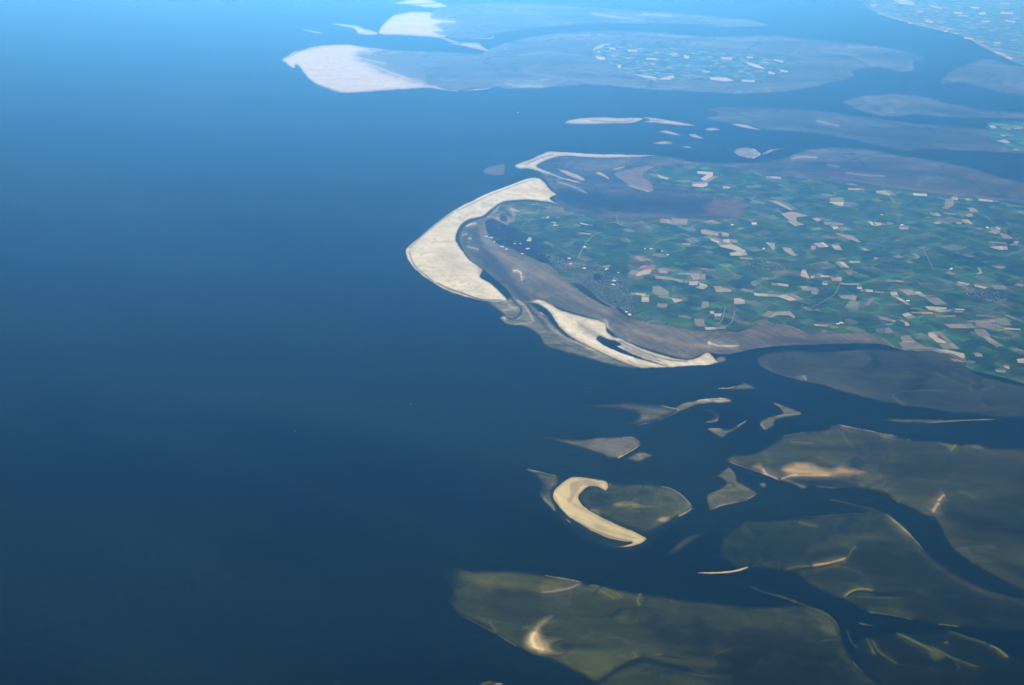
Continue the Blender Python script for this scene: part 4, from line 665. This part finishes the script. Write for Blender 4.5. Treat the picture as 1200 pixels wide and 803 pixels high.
for u, v in scatter(VIL1, 34): me_ = random.choice(HM); put_house(u, v, me_, 'small ' + me_['style'] + ' in the middle village on the farmland', 'houses of the middle village')
for u, v in scatter(VIL2, 50): me_ = random.choice(HM); put_house(u, v, me_, 'small ' + me_['style'] + ' in the inland village among the fields', 'houses of the inland village')
for u, v in [(745,276),(768,272),(834,264),(922,287),(1044,245),(1005,300),(990,297),(1021,327),(1075,330),(1156,286),(972,338),(1168,408),(1161,400),(1166,412),(800,312),(850,286),(1020,262),(1100,272),(1128,393),(955,322),(1000,310),(880,330),(900,360),(940,358),(1060,262),(960,262),(870,275)]:
    for k in range(1): put_house(u + random.uniform(-1, 1), v, HM[3], 'lone thatched farmhouse standing among the green fields', 'lone farmhouses', 'farmhouse', 'farmhouse', 1.3)
# larger pale blocks
def block_mesh(L, Wd, H):
    bm = [];  x, y = L/2, Wd/2
    v = [(-x,-y,0),(x,-y,0),(x,y,0),(-x,y,0),(-x,-y,H),(x,-y,H),(x,y,H),(-x,y,H)]
    v += [(-x+2,-y+2,H),(x-2,-y+2,H),(x-2,y-2,H),(-x+2,y-2,H),(-x+2,-y+2,H-1),(x-2,-y+2,H-1),(x-2,y-2,H-1),(-x+2,y-2,H-1)]
    v += [(-x*.3,-y*.5,H-1),(x*.2,-y*.5,H-1),(x*.2,y*.5,H-1),(-x*.3,y*.5,H-1),(-x*.3,-y*.5,H+3),(x*.2,-y*.5,H+3),(x*.2,y*.5,H+3),(-x*.3,y*.5,H+3)]
    f = [(0,1,5,4),(1,2,6,5),(2,3,7,6),(3,0,4,7),(4,5,9,8),(5,6,10,9),(6,7,11,10),(7,4,8,11),(8,9,13,12),(9,10,14,13),(10,11,15,14),(11,8,12,15),(12,13,14,15),(16,17,21,20),(17,18,22,21),(18,19,23,22),(19,16,20,23),(20,21,22,23)]
    return raw_mesh('apartment_block', v, f)
M_WHITE = plain_material('white_render', (.72, .72, .70), 8, .1)
BM = block_mesh(70, 45, 16); BM.materials.append(M_WHITE)
for s_, ox, oy in (('85,408 130,420 165,460 240,510 285,535 445,578 370,480 425,480 500,530 1070,515 915,628 930,680', 560, 230), ('880,20 820,15 1045,78 990,40 425,225 550,255 510,340 500,378 210,215 75,170 665,680 630,650 440,215', 660, 290)):
    for q in P(s_, ox, oy, 8.54):
        spa = ox == 560
        far_ = q[0] > 750
        put_house(q[0], q[1], BM, 'large white flat roofed block at the hotel strip by the wood' if spa else ('large white flat roofed block out in the fields east of the town' if far_ else 'large white flat roofed block among the town houses'),
                  'white blocks by the wood' if spa else ('white blocks in the fields' if far_ else 'white blocks of the town'), 'block', 'apartment_block', random.uniform(.9, 1.5), random.uniform(0, 3))
for u, v in ((1033,252),(1057,264),(1115,315),(1114,316),(982,380),(986,379),(1064,353),(1157,267),(858,264),(895,292)):
    put_house(u, v, BM, 'large white farm hall alone on the green fields', 'white farm halls', 'farm hall', 'farm_hall', random.uniform(.9, 1.3), random.uniform(0, 3))

# remaining houses of the town, too small and too many to pick apart
def stuff_houses(n):
    V, F = [], []
    for u, v in scatter(TOWN, n) + scatter(VIL1, 60) + scatter(VIL2, 90) + scatter(P('735,360 780,378 790,384 760,380'), 40):
        X, Y = ground(u, v, 4); a = random.uniform(0, 6.28); c, s = math.cos(a), math.sin(a); L_, W_ = random.uniform(7, 13), random.uniform(5, 8); b = len(V)
        for x, y, z in ((-L_,-W_,0),(L_,-W_,0),(L_,W_,0),(-L_,W_,0),(-L_,-W_,6),(L_,-W_,6),(L_,W_,6),(-L_,W_,6),(-L_,0,11),(L_,0,11)):
            V.append((float(X) + x*c - y*s, float(Y) + x*s + y*c, 3.9 + z))
        F += [tuple(b + i for i in q) for q in ((0,1,5,4),(1,2,6,9,5),(2,3,7,6),(3,0,4,8,7),(4,5,9,8),(6,7,8,9))]
    link('small_houses', raw_mesh('small_houses', V, F), M_ROOF[2], label='dense mass of little houses filling the towns', kind='stuff')
stuff_houses(1100)

# ------------------------------------------------------------------ woods: masses of small trees
M_WOOD = plain_material('pine_foliage', (.003, .009, .009), 9, .4)
def wood(poly, n, label):
    V, F = [], []
    for u, v in scatter(poly, n):
        X, Y = ground(u, v, 4); X, Y = float(X), float(Y); r = random.uniform(6, 13); h = random.uniform(10, 20); b = len(V); k = 6
        for j, (rr, zz) in enumerate(((r*.5, h*.25), (r, h*.5), (r*.65, h*.85))):
            for i in range(k):
                a = i * math.tau / k + j * .5 + random.uniform(-.2, .2); q = rr * random.uniform(.8, 1.2)
                V.append((X + q*math.cos(a), Y + q*math.sin(a), 3.5 + zz))
        V.append((X, Y, 3.5 + h))
        for j in range(2): F += [(b+j*k+i, b+j*k+(i+1) % k, b+(j+1)*k+(i+1) % k, b+(j+1)*k+i) for i in range(k)]
        F += [(b+2*k+i, b+2*k+(i+1) % k, b+3*k) for i in range(k)]
    link('wood', raw_mesh('wood', V, F), M_WOOD, label=label, kind='stuff')
wood(P('569,260 578,257 590,262 602,270 614,280 622,290 606,288 590,280 576,277 570,268'), 5200, 'dark pine wood at the north end of the seaside town')
wood(P('598,284 615,286 634,297 644,306 636,308 618,300 602,292'), 3200, 'dark pine wood between the hotel strip and the town')
wood(P('673,333 682,335 692,342 704,353 716,360 708,358 692,349 680,341'), 1700, 'narrow dark wood between the marsh belt and the town')
wood(P('696,321 704,322 704,328 697,328'), 350, 'small dark copse inside the town')
wood(P('722,360 730,364 738,370 732,370'), 200, 'small dark copse at the southern end of the town')
wood(P('768,292 776,293 776,297 768,296'), 120, 'tiny copse beside the white blocks in the fields')

# ------------------------------------------------------------------ boats
M_HULL = plain_material('white_paint', (.75, .75, .74), 5, .08, .4); M_DECK = plain_material('deck', (.25, .2, .15), 2); M_DARK = plain_material('dark_paint', (.03, .035, .05), 4)
def boat(u, v, L, label, rot):
    X, Y = ground(u, v); e = bpy.data.objects.new('boat', None); col.objects.link(e); e.location = (float(X), float(Y), 0); e.rotation_euler = (0, 0, rot)
    e['label'] = label; e['category'] = 'boat'
    B = L * .27; V = []; F = []
    st = [(-.5, .8, .9), (-.25, 1, .85), (.05, 1, .85), (.3, .75, 1.0), (.45, .3, 1.2), (.5, .02, 1.3)]
    for x, w, hgt in st:
        for y, z in ((-w*B/2, hgt*L*.11), (-w*B/2*.7, -.4), (w*B/2*.7, -.4), (w*B/2, hgt*L*.11)): V.append((x*L, y, z))
    for i in range(len(st)-1):
        for j in range(3): F.append((i*4+j, i*4+j+1, i*4+5+j, i*4+4+j))
    F.append((3, 2, 1, 0)); link('hull', raw_mesh('hull', V, F), M_HULL, parent=e)
    V = [(x*L, s*w*B/2*.93, hgt*L*.11 - .3) for x, w, hgt in st for s in (-1, 1)]
    link('deck', raw_mesh('deck', V, [(2*i, 2*i+2, 2*i+3, 2*i+1) for i in range(len(st)-1)]), M_DECK, parent=e)
    def bx(name, x0, x1, y, z0, z1, m, t=.9):
        c = (x0+x1)/2
        V = [(x0,-y,z0),(x1,-y,z0),(x1,y,z0),(x0,y,z0)] + [(c+(x-c)*t, yy*t, z1) for x, yy in ((x0,-y),(x1,-y),(x1,y),(x0,y))]
        return link(name, raw_mesh(name, V, [(0,1,5,4),(1,2,6,5),(2,3,7,6),(3,0,4,7),(4,5,6,7)]), m, parent=e)
    bx('wheelhouse', -.3*L, -.08*L, B*.32, L*.08, L*.25, M_HULL); bx('roof', -.32*L, -.06*L, B*.36, L*.25, L*.27, M_DARK)
    bx('mast', .08*L, .095*L, .12, L*.08, L*.48, M_DARK, .6); bx('hatch', .1*L, .26*L, B*.2, L*.08, L*.13, M_DARK)
boat(482, 474, 34, 'small white fishing boat alone south west of the great beach', .6)
boat(345.5, 505, 30, 'small white fishing boat far out in the open sea', 2.4)
boat(607, 132, 80, 'white coaster entering the wide channel by the far flats', .1)

# ------------------------------------------------------------------ the air
def haze():
    x, y0, y1, z0, z1 = 152000, -62000, 202000, -1.5, CAM_H + 60
    v = [(a, b, c) for c in (z0, z1) for a, b in ((-x, y0), (x, y0), (x, y1), (-x, y1))]
    me = raw_mesh('haze', v, [(3,2,1,0),(4,5,6,7),(0,1,5,4),(1,2,6,5),(2,3,7,6),(3,0,4,7)])
    m = bpy.data.materials.new('haze'); m.use_nodes = True; n = m.node_tree; n.nodes.clear()
    pv = n.nodes.new('ShaderNodeVolumePrincipled'); out = n.nodes.new('ShaderNodeOutputMaterial')
    n.links.new(pv.outputs[0], out.inputs['Volume'])
    pv.inputs['Color'].default_value = (.12, .45, 1, 1); pv.inputs['Absorption Color'].default_value = (1, 1, 1, 1)
    pv.inputs['Density'].default_value = 1.12e-5; pv.inputs['Anisotropy'].default_value = .82
    link('haze', me, m, label='thin blue haze filling the air over the sea', kind='stuff')
haze()
